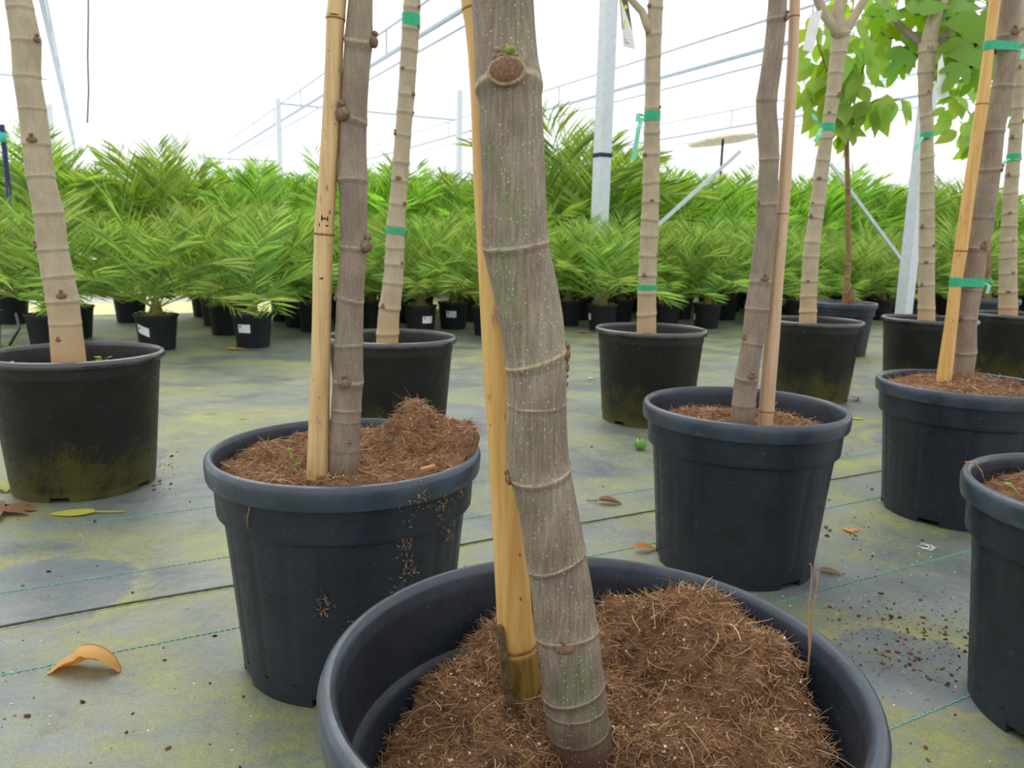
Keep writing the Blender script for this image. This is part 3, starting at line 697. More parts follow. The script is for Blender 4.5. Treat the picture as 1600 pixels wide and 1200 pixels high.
# --- tree in the pot further right
rr_, o, pot = fig('brown fig trunk bound to an amber cane with two green ties', 1.245, 2.08, 'new', .55, 150)
def h_r(x, y): return .352+.022*np.exp(-((x-.07)**2+(y-.08)**2)/.09**2)+.02*fbm(x, y, 20, 5, 33)
def r_r(t): return .2035+.002*fbm(np.cos(t)*3, np.sin(t)*3, 3, 3, 39)
s4 = soil(rr_, h_r, r_r, 6000, 4, .03, .0008, 40, 150, 20)
rows = [(0, 1564, 1594), (55, 1560, 1590), (130, 1553, 1582), (165, 1546, 1577), (200, 1535, 1568), (265, 1532, 1562), (310, 1522, 1556), (360, 1515, 1549), (390, 1508, 1541), (440, 1502, 1535), (500, 1493, 1524), (550, 1491, 1524), (588, 1490, 1519)]
nodes = [(55, .06, .005, -.1, PH), (135, .05, .004, 0, 0), (205, .07, .004, 0, PH), (265, .07, .005, .1, 0), (340, .04, .003, 0, PH), (388, .07, .005, 0, PH), (452, .04, .003, 0, PH), (497, .05, .004, 0, PH), (551, .06, .004, 0, 0)]
YR = 2.215
tr, sf = trunk(rr_, 'trunk', rows, YR, o, M['bark_mid'], nodes, 44, 520, .6, .08, .012, 11)
for a in ((55, -85, .013), (137, 0, .007), (266, -30, .011), (386, -85, .012), (498, 215, .008), (549, 0, .006)): knob(tr, sf, a[0], a[1], a[2], up_=.7)
srows = [(0, 1546, 1563), (75, 1538, 1553), (160, 1526, 1544), (300, 1505, 1523), (390, 1492, 1511), (440, 1485, 1502), (500, 1478, 1496), (584, 1465, 1487)]
st, ss = stake(rr_, srows, YR-.03, o, 'bamboo_gold', (163, 392), .6, .08)
for py, hg in ((76, .022), (441, .024)):
    c1, r1 = sf.centre(py); c2, r2 = ss.centre(py); c2[2] = c1[2]; p, nn, t, _ = sf(py, 0)
    b_ = band(rr_, 'plastic_tie', [(c1, r1), (c2, r2)], t, hg, 'tie', grow=1.05)
    kx = c1+np.array([r1*1.1, -.01, 0]); ribbon(b_, 'tie_tail', [kx, kx+np.array([.012, -.004, .010]), kx+np.array([.02, -.004, -.002])], .012, 'tie', (0, .2, 1))
    ribbon(b_, 'tie_tail', [kx, kx+np.array([.008, -.006, -.008]), kx+np.array([.004, -.008, -.03])], .010, 'tie_pale')

# --- pot cut by the right edge, only its pot and compost show
re_, o, pot = fig('blue black pot with seedlings in its coir, half cut by the frame edge', .93, 1.10, 'new', .2, 150)
re_['category'] = 'potted tree'
s5 = soil(re_, lambda x, y: .335+.03*np.exp(-((x-.02)**2+(y-.1)**2)/.1**2)+.02*fbm(x, y, 20, 5, 43), lambda t: .2035+0*t, 6000, 5, .026, .0005, 40, 150, 30)
trunk(re_, 'trunk', [(0, 1738, 1776), (400, 1720, 1764), (735, 1705, 1752)], 1.12, o, M['bark_mid'], [(300, .05, .004, 0, 0), (500, .05, .004, .1, PH)], 40, 160, .5, .08, .012, 21)
g = G(); pts = [aty(1537, 748, 1.0), aty(1533, 735, .985), aty(1522, 722, .975), aty(1508, 722, .97)]; g.add(*tube([p-o for p in pts], .0009, 5)); g.build('stray_fibre', M['fibre'], s5)
g = G(); g.add(*tube([aty(1592, 772, 1.0)-o, aty(1584, 762, 1.0)-o, aty(1577, 757, 1.0)-o], .001, 5)); g.add(*blob(aty(1575, 756, 1.0)-o, (.005, 0, 0), (0, .003, 0), (0, 0, .002), 8, 5)); g.build('seedling', M['weed'], s5)

# --- older, darker pots further back
def old_soil(e, seed, z=.33):
    return soil(e, lambda x, y: z+.012*fbm(x, y, 14, 4, seed), lambda t: .2095+0*t, 900, seed, .03, .0012, 14, 60)
def weeds(e, name, spots, zb, size, m='weed', k=7):
    g = G()
    for x, y in spots:
        for i in range(k):
            a = random.uniform(0, 6.28); h = random.uniform(.4, 1)*size; b = np.array([x, y, zb-.004]); tip = b+np.array([math.cos(a)*h*.7, math.sin(a)*h*.7, h])
            g.add(*tube([b, (b+tip)/2+np.array([0, 0, h*.1]), tip], .0012, 4)); sd_ = np.array([-math.sin(a), math.cos(a), 0])
            g.add(*blob(tip, sd_*size*.22, np.array([math.cos(a), math.sin(a), .2])*size*.3, (0, 0, size*.05), 6, 4))
    o = g.build(name, M[m], e); o['kind'] = 'stuff'; return o
def ring_tie(e, sf, py, hg, tails=None, m='tie'):
    c, r = sf.centre(py); p, nn, t, _ = sf(py, 0); b_ = band(e, 'plastic_tie', [(c, r)], t, hg, m, grow=1.04)
    for q in (tails or []): ribbon(b_, 'tie_tail', [np.asarray(p_) for p_ in q], .018, 'tie_pale')
    return b_
def autonodes(rows, step, seed):
    r_ = random.Random(seed); y = rows[0][0]+12; out = []
    while y < rows[-1][0]-8:
        out.append((y, r_.uniform(.05, .09), .005, r_.uniform(-.15, .15), r_.choice([0, PH]))); y += r_.uniform(.7, 1.3)*step
    return out
def autoscars(tr, sf, nodes, size, seed, m='knob'):
    r_ = random.Random(seed)
    for q in nodes:
        if r_.random() < .65: knob(tr, sf, q[0], r_.choice([-150, -120, -90, -60, -30, -10]), size*r_.uniform(.6, 1.1), 'leaf_scar', m, .7, .4, r_.random() < .4)

la, o, pot = fig('leaning pale fig trunk in a matt black pot with algae at its foot', -1.236, 2.152, 'old', .6, 120)
old_soil(la, 51); weeds(la, 'weeds', [(-.16, -.05), (-.12, -.10), (.04, -.12), (.09, -.13), (.17, -.04), (.19, -.02), (.02, .1)], .333, .028)
rows = [(0, 10, 48), (65, 20, 62), (120, 23, 61), (170, 31, 70), (225, 37, 77), (275, 43, 83), (335, 56, 98), (390, 60, 104), (430, 68, 113), (465, 74, 120), (500, 79, 124), (557, 83, 131)]
nodes = [(12, .03, .004, 0, 0), (64, .04, .004, 0, 0), (119, .05, .004, 0, 0), (170, .03, .003, 0, PH), (225, .05, .004, 0, 0), (276, .05, .004, .05, PH), (333, .05, .004, 0, 0), (389, .05, .004, 0, 0), (431, .04, .004, 0, 0), (470, .05, .004, 0, 0), (505, .03, .003, 0, 0)]
tr, sf = trunk(la, 'trunk', rows, 2.12, o, M['bark_pale'], nodes, 44, 520, .6, .09, .01, 31)
for a in ((64, -15, .012), (222, -75, .014), (386, -140, .012), (463, -60, .014), (529, -90, .008)): knob(tr, sf, a[0], a[1], a[2], 'leaf_scar', 'scar', .6, .35)

lb, o, pot = fig('pale slender fig trunk with two green tape bands, no side branch, in a black pot', -.43, 2.701, 'old', .2, 120)
old_soil(lb, 52); weeds(lb, 'weeds', [(-.10, -.08), (.10, -.05), (.14, -.02), (.07, -.1)], .333, .03)
rows = [(0, 631, 657), (50, 628, 655), (100, 625, 651), (150, 622, 648), (200, 618, 643), (300, 610, 636), (360, 604, 632), (420, 601, 631), (460, 596, 628), (490, 591, 624), (535, 588, 622)]
nodes = autonodes(rows, 36, 61); tr, sf = trunk(lb, 'trunk', rows, 2.70, o, M['bark_pale'], nodes, 36, 520, .6, .1, .01, 32); autoscars(tr, sf, nodes, .011, 3)
ring_tie(lb, sf, 33, .042); ring_tie(lb, sf, 361, .021)

lc, o, pot = fig('straight pale fig trunk with a yellow fruit tag and a fluttering green tie', .571, 3.18, 'old', .9, 120)
old_soil(lc, 53); weeds(lc, 'weeds', [(-.08, -.06), (-.03, -.1), (.14, -.08), (.17, -.06)], .335, .035, 'weed', 5)
rows = [(0, 1013, 1036), (25, 1012, 1035), (50, 1009, 1034), (100, 1009, 1032), (180, 1007, 1031), (250, 1005, 1031), (300, 1004, 1030), (400, 999, 1027), (450, 997, 1025), (515, 995, 1025)]
nodes = autonodes(rows, 34, 62); tr, sf = trunk(lc, 'trunk', rows, 3.18, o, M['bark_pale'], nodes, 36, 520, .6, .1, .01, 33); autoscars(tr, sf, nodes, .012, 4)
g = G(); g.add(*tube([aty(x, y, 3.17)-o for x, y in ((1018, 52), (1010, 36), (1003, 18), (990, 4), (970, -20))], [.020, .017, .014, .013, .011], 14)); g.build('branch', M['bark_pale'], tr)
c, r = sf.centre(182); ring_tie(lc, sf, 182, .036, [[aty(1003, 184, 3.14)-o, aty(998, 200, 3.12)-o, aty(994, 225, 3.12)-o, aty(990, 249, 3.12)-o], [aty(1005, 182, 3.14)-o, aty(998, 177, 3.12)-o, aty(996, 190, 3.12)-o]])
ring_tie(lc, sf, 449, .019)
def fruit_tag(e, o, Y, corners, blobs=True):
    """hanging plant card: four pixel corners on a plane at distance Y"""
    P = [aty(x, y, Y+dy)-o for x, y, dy in corners]; q = lambda s, t: (P[0]*(1-s)+P[1]*s)*(1-t)+(P[3]*(1-s)+P[2]*s)*t
    nn = np.cross(P[1]-P[0], P[3]-P[0]); nn /= np.linalg.norm(nn); nn = nn if nn[1] < 0 else -nn; h = nn*.0006
    def pan(name, s0, s1, t0, t1, m, lift, par):
        a = [q(s0, t0), q(s1, t0), q(s1, t1), q(s0, t1)]; v = [p+h*lift for p in a]+[p+h*(lift-1) for p in a]
        return mesh(name, v, [(0, 1, 2, 3), (7, 6, 5, 4), (0, 4, 5, 1), (1, 5, 6, 2), (2, 6, 7, 3), (3, 7, 4, 0)], M[m], par, False)
    c = pan('plant_tag', 0, 1, 0, 1, 'card_white', 0, e)
    if blobs:
        pan('photo_print', .03, .97, .02, .68, 'card_dark', 1, c)
        for s_, t_, w_, hh in ((.35, .2, .3, .17), (.6, .42, .3, .2), (.42, .58, .3, .1)):
            g = G(); g.add(*blob(q(s_, t_)+h*1.2, (P[1]-P[0])*w_, (P[3]-P[0])*hh, h*.8, 14, 8)); g.build('fruit_print', M['card'], c)
        for k in range(4): pan('print_line', .15, .85-.15*(k % 2), .76+.05*k, .775+.05*k, 'ink', 1, c)
    g = G(); g.add(*tube([q(.5, .02), q(.5, -.12)], .0012, 5)); g.build('tag_loop', M['hose'], c)
    return c
fruit_tag(lc, o, 3.1, [(967, -12, 0), (979, -14, 0), (993, 78, -.02), (974, 72, 0)])

ld, o, pot = fig('pale forked fig trunk with a whitish hanging tag in an algae greened pot', 1.469, 3.758, 'old', .1, 120)
old_soil(ld, 54); weeds(ld, 'weeds', [(-.08, -.08), (.1, -.09)], .335, .035)
rows = [(40, 1299, 1328), (60, 1300, 1326), (90, 1297, 1321), (150, 1291, 1312), (200, 1284, 1303), (270, 1272, 1294), (300, 1269, 1291), (345, 1263, 1285), (390, 1256, 1280), (450, 1252, 1276), (503, 1249, 1275)]
nodes = autonodes(rows, 30, 63); tr, sf = trunk(ld, 'trunk', rows, 3.758, o, M['bark_pale'], nodes, 32, 420, 0, .12, .01, 34); autoscars(tr, sf, nodes, .012, 5)
for pts, rad in ((((1314, 60), (1310, 40), (1309, 18), (1314, 0), (1316, -60)), (.036, .030, .028, .027, .024)), (((1312, 58), (1303, 40), (1290, 25), (1278, 0), (1262, -50)), (.030, .024, .022, .020, .017)), (((1314, 60), (1322, 46), (1336, 24), (1352, -4), (1378, -50)), (.030, .024, .020, .018, .016))):
    g = G(); g.add(*tube([aty(x, y, 3.75)-o for x, y in pts], np.array(rad), 14)); g.build('branch', M['bark_pale'], tr)
ring_tie(ld, sf, 199, .034, [[aty(1283, 198, 3.72)-o, aty(1275, 188, 3.70)-o, aty(1270, 178, 3.70)-o], [aty(1283, 200, 3.72)-o, aty(1278, 212, 3.70)-o, aty(1273, 222, 3.70)-o]])
fruit_tag(ld, o, 3.66, [(1266, 22, 0), (1285, 15, 0), (1270, 82, 0), (1254, 78, 0)], False)

le, o, pot = fig('pale fig trunk with two thin dark side branches and broad lobed leaves', 2.175, 4.026, 'old', .4, 120)
old_soil(le, 55)
rows = [(70, 1436, 1466), (85, 1436, 1461), (110, 1435, 1459), (150, 1436, 1455), (200, 1439, 1457), (270, 1439, 1459), (360, 1437, 1459), (450, 1436, 1459), (499, 1435, 1460)]
nodes = autonodes(rows, 30, 64); tr, sf = trunk(le, 'trunk', rows, 4.026, o, M['bark_pale'], nodes, 32, 420, 0, .12, .01, 35); autoscars(tr, sf, nodes, .012, 6)
EB = [[(1446, 82), (1436, 64), (1410, 45), (1392, 22), (1384, 12), (1376, -40)], [(1450, 80), (1453, 55), (1459, 30), (1468, 8), (1490, -25)], [(1456, 78), (1470, 60), (1498, 38), (1520, 0), (1530, -40)]]
for pts, r0 in zip(EB, (.022, .040, .020)):
    g = G(); k = len(pts); g.add(*tube([aty(x, y, 4.02+(.0 if r0 > .03 else .05*i))-o for i, (x, y) in enumerate(pts)], np.linspace(r0, r0*.6, k), 12)); g.build('branch', M['bark_pale'] if r0 > .03 else M['bark_mid'], tr)
ring_tie(le, sf, 212, .034, [[aty(1441, 214, 3.99)-o, aty(1434, 226, 3.97)-o, aty(1429, 236, 3.97)-o]])
fruit_tag(le, o, 3.93, [(1466, 96, 0), (1472, 84, 0), (1484, 150, 0), (1462, 158, 0)], False)
def leaf_set(tr, o, Y, specs, kind, m, attach):
    for (px, py, L, ang, face, dy) in specs:
        c = aty(px, py, Y+dy); d = np.array([math.cos(math.radians(ang)), random.uniform(-.3, .3), math.sin(math.radians(ang))])
        b = c-d/np.linalg.norm(d)*L*.5; at_ = min(attach, key=lambda q: np.linalg.norm(q-b))
        place_leaf(tr, o, kind, b, d, (random.uniform(-.4, .4), -face, .6), L, M[m], at_, random.uniform(.15, .45), random.uniform(.05, .25))
att = [aty(x, y, 4.05) for pts in EB for x, y in pts[1:]]
leaf_set(tr, o, 4.0, [(1418, 82, .26, 215, .9, .1), (1402, 105, .20, 250, .9, .15), (1432, 22, .26, 235, .8, .2), (1470, 85, .24, 275, 1, .2), (1495, 30, .24, 300, .5, .1), (1510, 70, .30, 245, .9, -.1), (1500, 105, .24, 230, .9, -.12), (1525, 95, .22, 285, .8, 0),
                       (1440, 8, .22, 180, .6, .1), (1392, 8, .16, 120, .9, 0), (1530, 25, .28, 520, .6, .2), (1475, 20, .2, 20, .6, .2), (1545, 55, .26, 250, .7, .25), (1455, -12, .24, 60, .4, 0), (1420, -15, .22, 160, .4, .1), (1512, -8, .24, 40, .5, 0), (1372, 30, .16, 265, .9, .1), (1385, 60, .15, 240, .9, .2), (1488, 60, .2, 255, .9, .2), (1478, 118, .16, 250, 1, .1), (1520, 125, .17, 240, .9, 0), (1536, 120, .16, 275, .9, .1)], 'fig', 'fig_leaf', att)

lg, o, pot = fig('pale fig trunk cut by the frame edge with dark lobed leaves and a green tie', *aty(1578, 490, 4.5)[:2], 'old', .7, 120)
old_soil(lg, 56)
rows = [(95, 1584, 1602), (120, 1585, 1601), (200, 1579, 1597), (300, 1569, 1589), (400, 1563, 1587), (492, 1562, 1588)]
nodes = autonodes(rows, 28, 65); tr, sf = trunk(lg, 'trunk', rows, 4.5, o, M['bark_pale'], nodes, 32, 420, .5, .12, .01, 36); autoscars(tr, sf, nodes, .013, 7)
ring_tie(lg, sf, 246, .04, [[aty(1577, 248, 4.46)-o, aty(1571, 252, 4.45)-o, aty(1566, 258, 4.45)-o]])
fruit_tag(lg, o, 4.42, [(1528, 70, 0), (1541, 68, 0), (1537, 138, 0), (1521, 140, 0)])
att = [aty(1590, y, 4.5) for y in (90, 60, 30, 0)]
leaf_set(tr, o, 4.5, [(1592, 60, .3, 280, .7, .1), (1598, 110, .26, 290, .8, .1), (1585, 20, .3, 240, .7, .15), (1600, 140, .2, 260, .8, .1), (1572, 40, .26, 215, .7, .2), (1610, 30, .3, 520, .6, 0), (1570, 150, .18, 250, .8, .2), (1568, 95, .2, 235, .8, .25), (1560, 10, .24, 225, .7, .2), (1552, 70, .2, 240, .8, .3), (1590, 175, .16, 260, .9, .1)], 'fig', 'fig_leaf', att)

# --- slim tree with ovate leaves in a blue black pot behind
o = np.array([2.33, 5.46, 0.]); lt = thing('potted_slim_tree', 'slim brown tree with hanging ovate leaves and a pruned stub at its base', 'potted tree', o)
pot = make_pot(lt, 'new', 100, .3)
for q in [pot]+list(pot.children): q.data.set_sharp_from_angle(angle=math.radians(40))
soil(lt, lambda x, y: .352+.012*fbm(x, y, 14, 4, 57), lambda t: .2045+0*t, 900, 57, .03, .0012, 14, 60)
rows = [(140, 1319, 1325), (180, 1319, 1326), (250, 1320, 1327), (300, 1321, 1329), (400, 1322, 1330), (440, 1319, 1328), (482, 1315, 1328)]
tr, sf = trunk(lt, 'trunk', rows, 5.46, o, M['bark_thin'], autonodes(rows, 26, 66), 20, 160, 0, .08, .02, 37)
g = G(); g.add(*tube([aty(1326, 478, 5.45)-o, aty(1330, 466, 5.44)-o, aty(1332, 454, 5.44)-o], [.026, .022, .018], 12)); g.build('pruned_stub', M['bark_thin'], tr)
att = []
for pts in (((1322, 150), (1318, 90), (1330, 30), (1338, -30)), ((1322, 180), (1345, 120), (1362, 60), (1370, -10)), ((1322, 170), (1296, 120), (1278, 70), (1270, 10)), ((1322, 210), (1352, 165), (1385, 150), (1402, 158)), ((1322, 220), (1300, 175), (1270, 160), (1255, 125)), ((1322, 120), (1370, 60), (1398, 20), (1410, -20))):
    P = [aty(x, y, 5.46+random.uniform(-.15, .15)) for x, y in pts]; P[0] = aty(*pts[0], 5.46); g = G(); g.add(*tube([p-o for p in P], [.008, .006, .005, .003], 6)); g.build('branch', M['bark_thin'], tr)
    for a, b_ in zip(P[:-1], P[1:]): att += [a*(1-k)+b_*k for k in (.2, .45, .7, .95)]
rl = random.Random(5)
for a in att:
    for i in range(2):
        az = rl.uniform(0, 6.28); d = np.array([math.cos(az)*.6, math.sin(az)*.5, rl.uniform(-1.3, -.2)]); b_ = a+np.array([math.cos(az)*.06, math.sin(az)*.06, rl.uniform(-.05, .02)])
        place_leaf(tr, o, 'ovate', b_, d, (rl.uniform(-.5, .5), -1, rl.uniform(.1, .8)), rl.uniform(.12, .21), M['thin_leaf'], a, rl.uniform(.1, .5), rl.uniform(.1, .4))
# second leafy tree whose crown shows behind the far right trunks
o = np.array([*aty(1545, 470, 6.3)[:2], 0.]); lt2 = thing('potted_slim_tree', 'leafy young tree standing behind the two rightmost fig trunks', 'potted tree', o)
pot = make_pot(lt2, 'new', 80, .6)
for q in [pot]+list(pot.children): q.data.set_sharp_from_angle(angle=math.radians(40))
soil(lt2, lambda x, y: .35+.012*fbm(x, y, 14, 4, 58), lambda t: .2045+0*t, 0, 58, rings=10, seg=50)
tr, sf = trunk(lt2, 'trunk', [(60, 1541, 1546), (250, 1540, 1547), (470, 1539, 1548)], 6.3, o, M['bark_thin'], [], 14, 60, .3, .1, .02, 38)
att = []
for pts in (((1544, 220), (1510, 170), (1480, 150)), ((1544, 160), (1500, 130), (1470, 120)), ((1544, 200), (1575, 150), (1600, 140)), ((1544, 120), (1560, 60), (1580, 10)), ((1544, 240), (1520, 215), (1500, 190))):
    P = [aty(x, y, 6.3+random.uniform(-.1, .1)) for x, y in pts]; P[0] = aty(*pts[0], 6.3); g = G(); g.add(*tube([p-o for p in P], [.008, .006, .003], 6)); g.build('branch', M['bark_thin'], tr)
    for a, b_ in zip(P[:-1], P[1:]): att += [a*(1-k)+b_*k for k in (.3, .6, .95)]
for a in att:
    for i in range(2):
        az = rl.uniform(0, 6.28); d = np.array([math.cos(az)*.6, math.sin(az)*.5, rl.uniform(-1.2, .1)]); b_ = a+np.array([math.cos(az)*.06, math.sin(az)*.06, rl.uniform(-.05, .02)])
        place_leaf(tr, o, 'ovate', b_, d, (rl.uniform(-.5, .5), -1, rl.uniform(.1, .8)), rl.uniform(.12, .2), M['thin_leaf'], a, rl.uniform(.1, .5), rl.uniform(.1, .4))
# ------------------------------------------------------------------ potted palms
def frond(L, e0, bend, seed, pairs=24, wid=.0068, ll=.33, start=.2, seg=8):
    r_ = random.Random(seed); v = []; f = []; e0 = math.radians(e0); P = [np.zeros(3)]; T = []
    K = 40
    for i in range(K):
        s = (i+.5)/K; a = e0-math.radians(bend)*s**1.4; T.append(np.array([math.cos(a), 0, math.sin(a)])); P.append(P[-1]+T[-1]*L/K)
    T.append(T[-1]); P = np.array(P); T = np.array(T); tw = r_.uniform(-.12, .12)
    P[:, 1] += tw*L*np.linspace(0, 1, K+1)**2
    idx = np.linspace(0, K, seg+1).astype(int); tv, tf = tube(P[idx], np.linspace(.0065, .0015, seg+1)*max(.7, L), 4, False); g = G(); g.add(tv, tf)
    for i in range(pairs):
        s = start+(1-start)*(i+.3)/pairs; k = min(K-1, int(s*K)); p, t = P[k], T[k]; nrm = np.array([-t[2], 0, t[0]])
        lt_ = L*ll*(.45+.75*math.sin(math.pi*min(1, (s-start)/(1-start)*.86+.12)))*r_.uniform(.88, 1.1)
        fwd = .55+.9*s
        for sd in (-1, 1):
            d = t*fwd*r_.uniform(.9, 1.15)+np.array([0, sd, 0])+nrm*r_.uniform(.15, .55); d /= np.linalg.norm(d)
            w_ = np.cross(d, nrm); w_ /= np.linalg.norm(w_)+1e-9; w_ = w_*.8+nrm*.6*r_.uniform(-1, 1); w_ /= np.linalg.norm(w_); q = wid*r_.uniform(.8, 1.2)*max(.75, L**.6)
            m1 = p+d*lt_*.45+w_*q/2; m2 = p+d*lt_*.45-w_*q/2; tip = p+d*lt_+np.array([0, 0, -.12*lt_*r_.uniform(.3, 1.6)])
            g.add([p, m1, tip, m2], [(0, 1, 2), (0, 2, 3)])
    return g
ELEV = [(88, 14), (81, 26), (74, 38), (66, 50), (57, 58), (47, 62), (36, 60), (22, 48)]
FR = [frond(1., e, b, 100+i) for i, (e, b) in enumerate(ELEV)]+[frond(1., e+4, b+12, 200+i) for i, (e, b) in enumerate(ELEV)]
FRM = []
for g in FR:
    ob = g.build('frond', M['palm'], None, False); FRM.append(ob.data); bpy.data.objects.remove(ob)
def layout(seed, count, L0):
    r_ = random.Random(seed); out = []
    for i in range(count):
        q = i/(count-1); k = min(7, int(q**.9*8)); out.append((k+8*r_.randint(0, 1), i*2.39996+r_.uniform(-.3, .3), L0*r_.uniform(.82, 1.12)*(1 if q > .12 else .8), r_.uniform(-.12, .12)))
    return out
def foliage_mesh(seed, count, L0, m, pairs=None):
    vs = []; fs = []; n = 0
    for k, az, L, tl in layout(seed, count, L0):
        g = FR[k]; v = np.array(g.v)*L; c, s = math.cos(tl), math.sin(tl); v = v@np.array([[1, 0, 0], [0, c, s], [0, -s, c]]); c, s = math.cos(az), math.sin(az)
        v = v@np.array([[c, s, 0], [-s, c, 0], [0, 0, 1]]); vs.append(v); fs += [tuple(i+n for i in q) for q in g.f]; n += len(v)
    ob = mesh('foliage', np.vstack(vs), fs, m, None, False); me = ob.data; bpy.data.objects.remove(ob); return me
SM = [foliage_mesh(300+i, 22, .70, M['palm']) for i in range(6)]
TM = [foliage_mesh(400+i, 28, 1.35, M['palm_tall']) for i in range(5)]
def take(ob): me = ob.data; bpy.data.objects.remove(ob); return me
def pot_small(n):
    g = G(); g.add(*lathe([(0, .012), (.100, .012), (.104, 0), (.106, .004), (.124, .188), (.1255, .190), (.1275, .212), (.1345, .213), (.1355, .217), (.135, .225), (.131, .2265), (.127, .222), (.124, .19), (.105, .03), (0, .03)], n))
    ob = g.build('pot', M['pot_small']); ob.data.set_sharp_from_angle(angle=math.radians(40)); return take(ob)
PS, PSL = pot_small(56), pot_small(24)
g = G(); v = [(0, 0, .214)]+[((.126)*math.cos(a), .126*math.sin(a), .203+.006*random.random()) for a in np.linspace(0, 2*math.pi, 25)[:-1]]; g.add(v, [(0, 1+i, 1+(i+1) % 24) for i in range(24)]); CS = take(g.build('compost', M['soil']))
g = G(); v, f = tube([(0, 0, .19), (0, 0, .24), (.003, 0, .29), (0, .003, .34)], [.045, .042, .030, .012], 10); g.add(v, f); STM = take(g.build('stem', M['stem']))
WD = []
for q in range(3):
    g = G()
    for i in range(70):
        a = random.uniform(0, 6.28); r = .12*math.sqrt(random.random()); h = random.uniform(.01, .045); c = np.array([r*math.cos(a), r*math.sin(a), .205+h]); k = random.uniform(.006, .014); b_ = random.uniform(0, 6.28)
        e1 = np.array([math.cos(b_), math.sin(b_), .3])*k; e2 = np.array([-math.sin(b_), math.cos(b_), 0])*k*.7; g.add([c-e1, c+e2, c+e1, c-e2], [(0, 1, 2, 3)]); lo_p = np.array([c[0], c[1], .203])
        g.add([lo_p-e2*.12, lo_p+e2*.12, c], [(0, 1, 2)])
    WD.append(take(g.build('weeds', M['weed'], None, False)))
def sticker(e, ang, z, wdt=.085, hgt=.055, tilt=0., r0=.118):
    v = []; f = []; n = 8; a0 = wdt/r0
    for i in range(n+1):
        a = ang-a0/2+a0*i/n
        for dz in (-hgt/2, hgt/2):
            zz = z+dz+tilt*(i/n-.5)*wdt; r = .106+(zz-.004)*(.018/.184)
            for dr in (.0002, .0012): v.append(((r+dr)*math.cos(a), (r+dr)*math.sin(a), zz))
    for i in range(n):
        a = i*4; b_ = a+4; f += [(a+1, b_+1, b_+3, a+3), (a, a+1, a+3, a+2), (a+3, b_+3, b_+2, a+2), (a, b_, b_+1, a+1)]
    f += [(n*4, n*4+2, n*4+3, n*4+1)]
    s_ = mesh('label_sticker', v, f, M['sticker'], e, False)
    v = []; n = 3
    for i in range(n+1):
        a = ang-a0*.36+a0*.14*i/n
        for dz in (hgt*.14, hgt*.36): zz = z+dz; r = .106+(zz-.004)*(.018/.184)+.0016; v.append((r*math.cos(a), r*math.sin(a), zz))
    mesh('printed_mark', v, [(i*2, i*2+2, i*2+3, i*2+1) for i in range(n)], M['ink'], s_, False)
def palm(pos, label, group, near, seed, stick=None, scale=1.):
    r_ = random.Random(seed); e = thing('potted_palm', label, 'potted palm', (pos[0], pos[1], 0), group); e.scale = (scale,)*3
    pt = link('pot', PS if near else PSL, e); link('compost', CS, e); w_ = link('weeds', WD[seed % 3], e); w_['kind'] = 'stuff'; w_.rotation_euler.z = r_.uniform(0, 6.28); link('stem', STM, e)
    if near:
        for k, az, L, tl in layout(seed, 20, .73):
            o = link('frond', FRM[k], e, (.012*math.cos(az), .012*math.sin(az), .26)); o.rotation_euler = (tl, 0, az); o.scale = (L, L, L)
    else:
        o = link('foliage', SM[seed % len(SM)], e, (0, 0, .25)); o.rotation_euler.z = r_.uniform(0, 6.28); o['kind'] = 'stuff'; k = r_.uniform(.9, 1.15); o.scale = (k, k, k)
    if stick: sticker(e, *stick)
    return e
def camdir(p): return math.atan2(-p[1], -p[0])
near = [  # base pixel, sticker (turn from the camera direction, height)
    ((80, 546), (.55, .10), 'potted palm with white sticker, hidden in part behind the leaning pale trunk'),
    ((247, 545), (-.75, .13, .085, .055, -.35), 'potted palm with a tilted white sticker beside the leaning pale trunk'),
    ((396, 541), (-.5, .13), 'potted palm with a level white sticker, left of the straw cane'),
    ((657, 520), (.5, .115), 'potted palm with white sticker just behind the green taped trunk'),
    ((708, 513), (-.15, .13), 'potted palm with white sticker between the taped trunk and the golden cane'),
    ((940, 516), (-1.2, .12, .05), 'potted palm with drooping pale fronds behind the thick speckled trunk'),
    ((1103, 512), (-1.3, .10, .05), 'potted palm standing clear of the row between two fig trunks'),
    ((118, 527), None, 'potted palm straight behind the leaning pale trunk'),
    ((762, 523), None, 'potted palm half hidden by the golden cane'),
    ((1040, 511), None, 'potted palm straight behind the trunk with the fluttering tie')]
placed = []
for i, (px, st_, lb_) in enumerate(near):
    p = gp(*px); placed.append(p); s_ = None
    if st_: s_ = (camdir(p)-st_[0]*-1, *st_[1:])
    palm(p, lb_, None, True, 500+i, s_)
more = [(205, 503), (355, 522), (340, 508), (322, 494), (446, 501), (468, 510), (492, 517), (582, 511), (540, 505), (728, 495), (886, 508), (905, 499), (968, 505), (1180, 508), (1240, 503), (20, 505), (-30, 540), (1062, 498), (1118, 492), (1140, 486)]
GR = 'potted palms in the rows behind'
LAND = [(60, 'left of the leaning pale trunk'), (330, 'between the leaning pale trunk and the straw cane'), (520, 'close behind the straw cane'), (740, 'behind the green taped trunk'), (900, 'behind the thick speckled trunk'), (1080, 'behind the trunk with the fluttering tie'), (1230, 'behind the trunk with the pinkish cane'), (1380, 'behind the forked trunk'), (9999, 'behind the trunks at the far right end')]
def spot(p):
    x = pix((p[0], p[1], .3))[0]; return next(t for lim, t in LAND if x < lim)
def pix(p): q = np.asarray(p)-CAM; z = q@fw; return (800+F*(q@rt)/z, 600-F*(q@up)/z)
def lab(p, what): return what+' '+spot(p)
def grp(p, what): return what+' '+spot(p)
for i, q in enumerate(more):
    p = gp(*q); placed.append(p); palm(p, lab(p, 'small black potted palm, second row,'), grp(p, 'second row palms'), False, 600+i)
k = 0
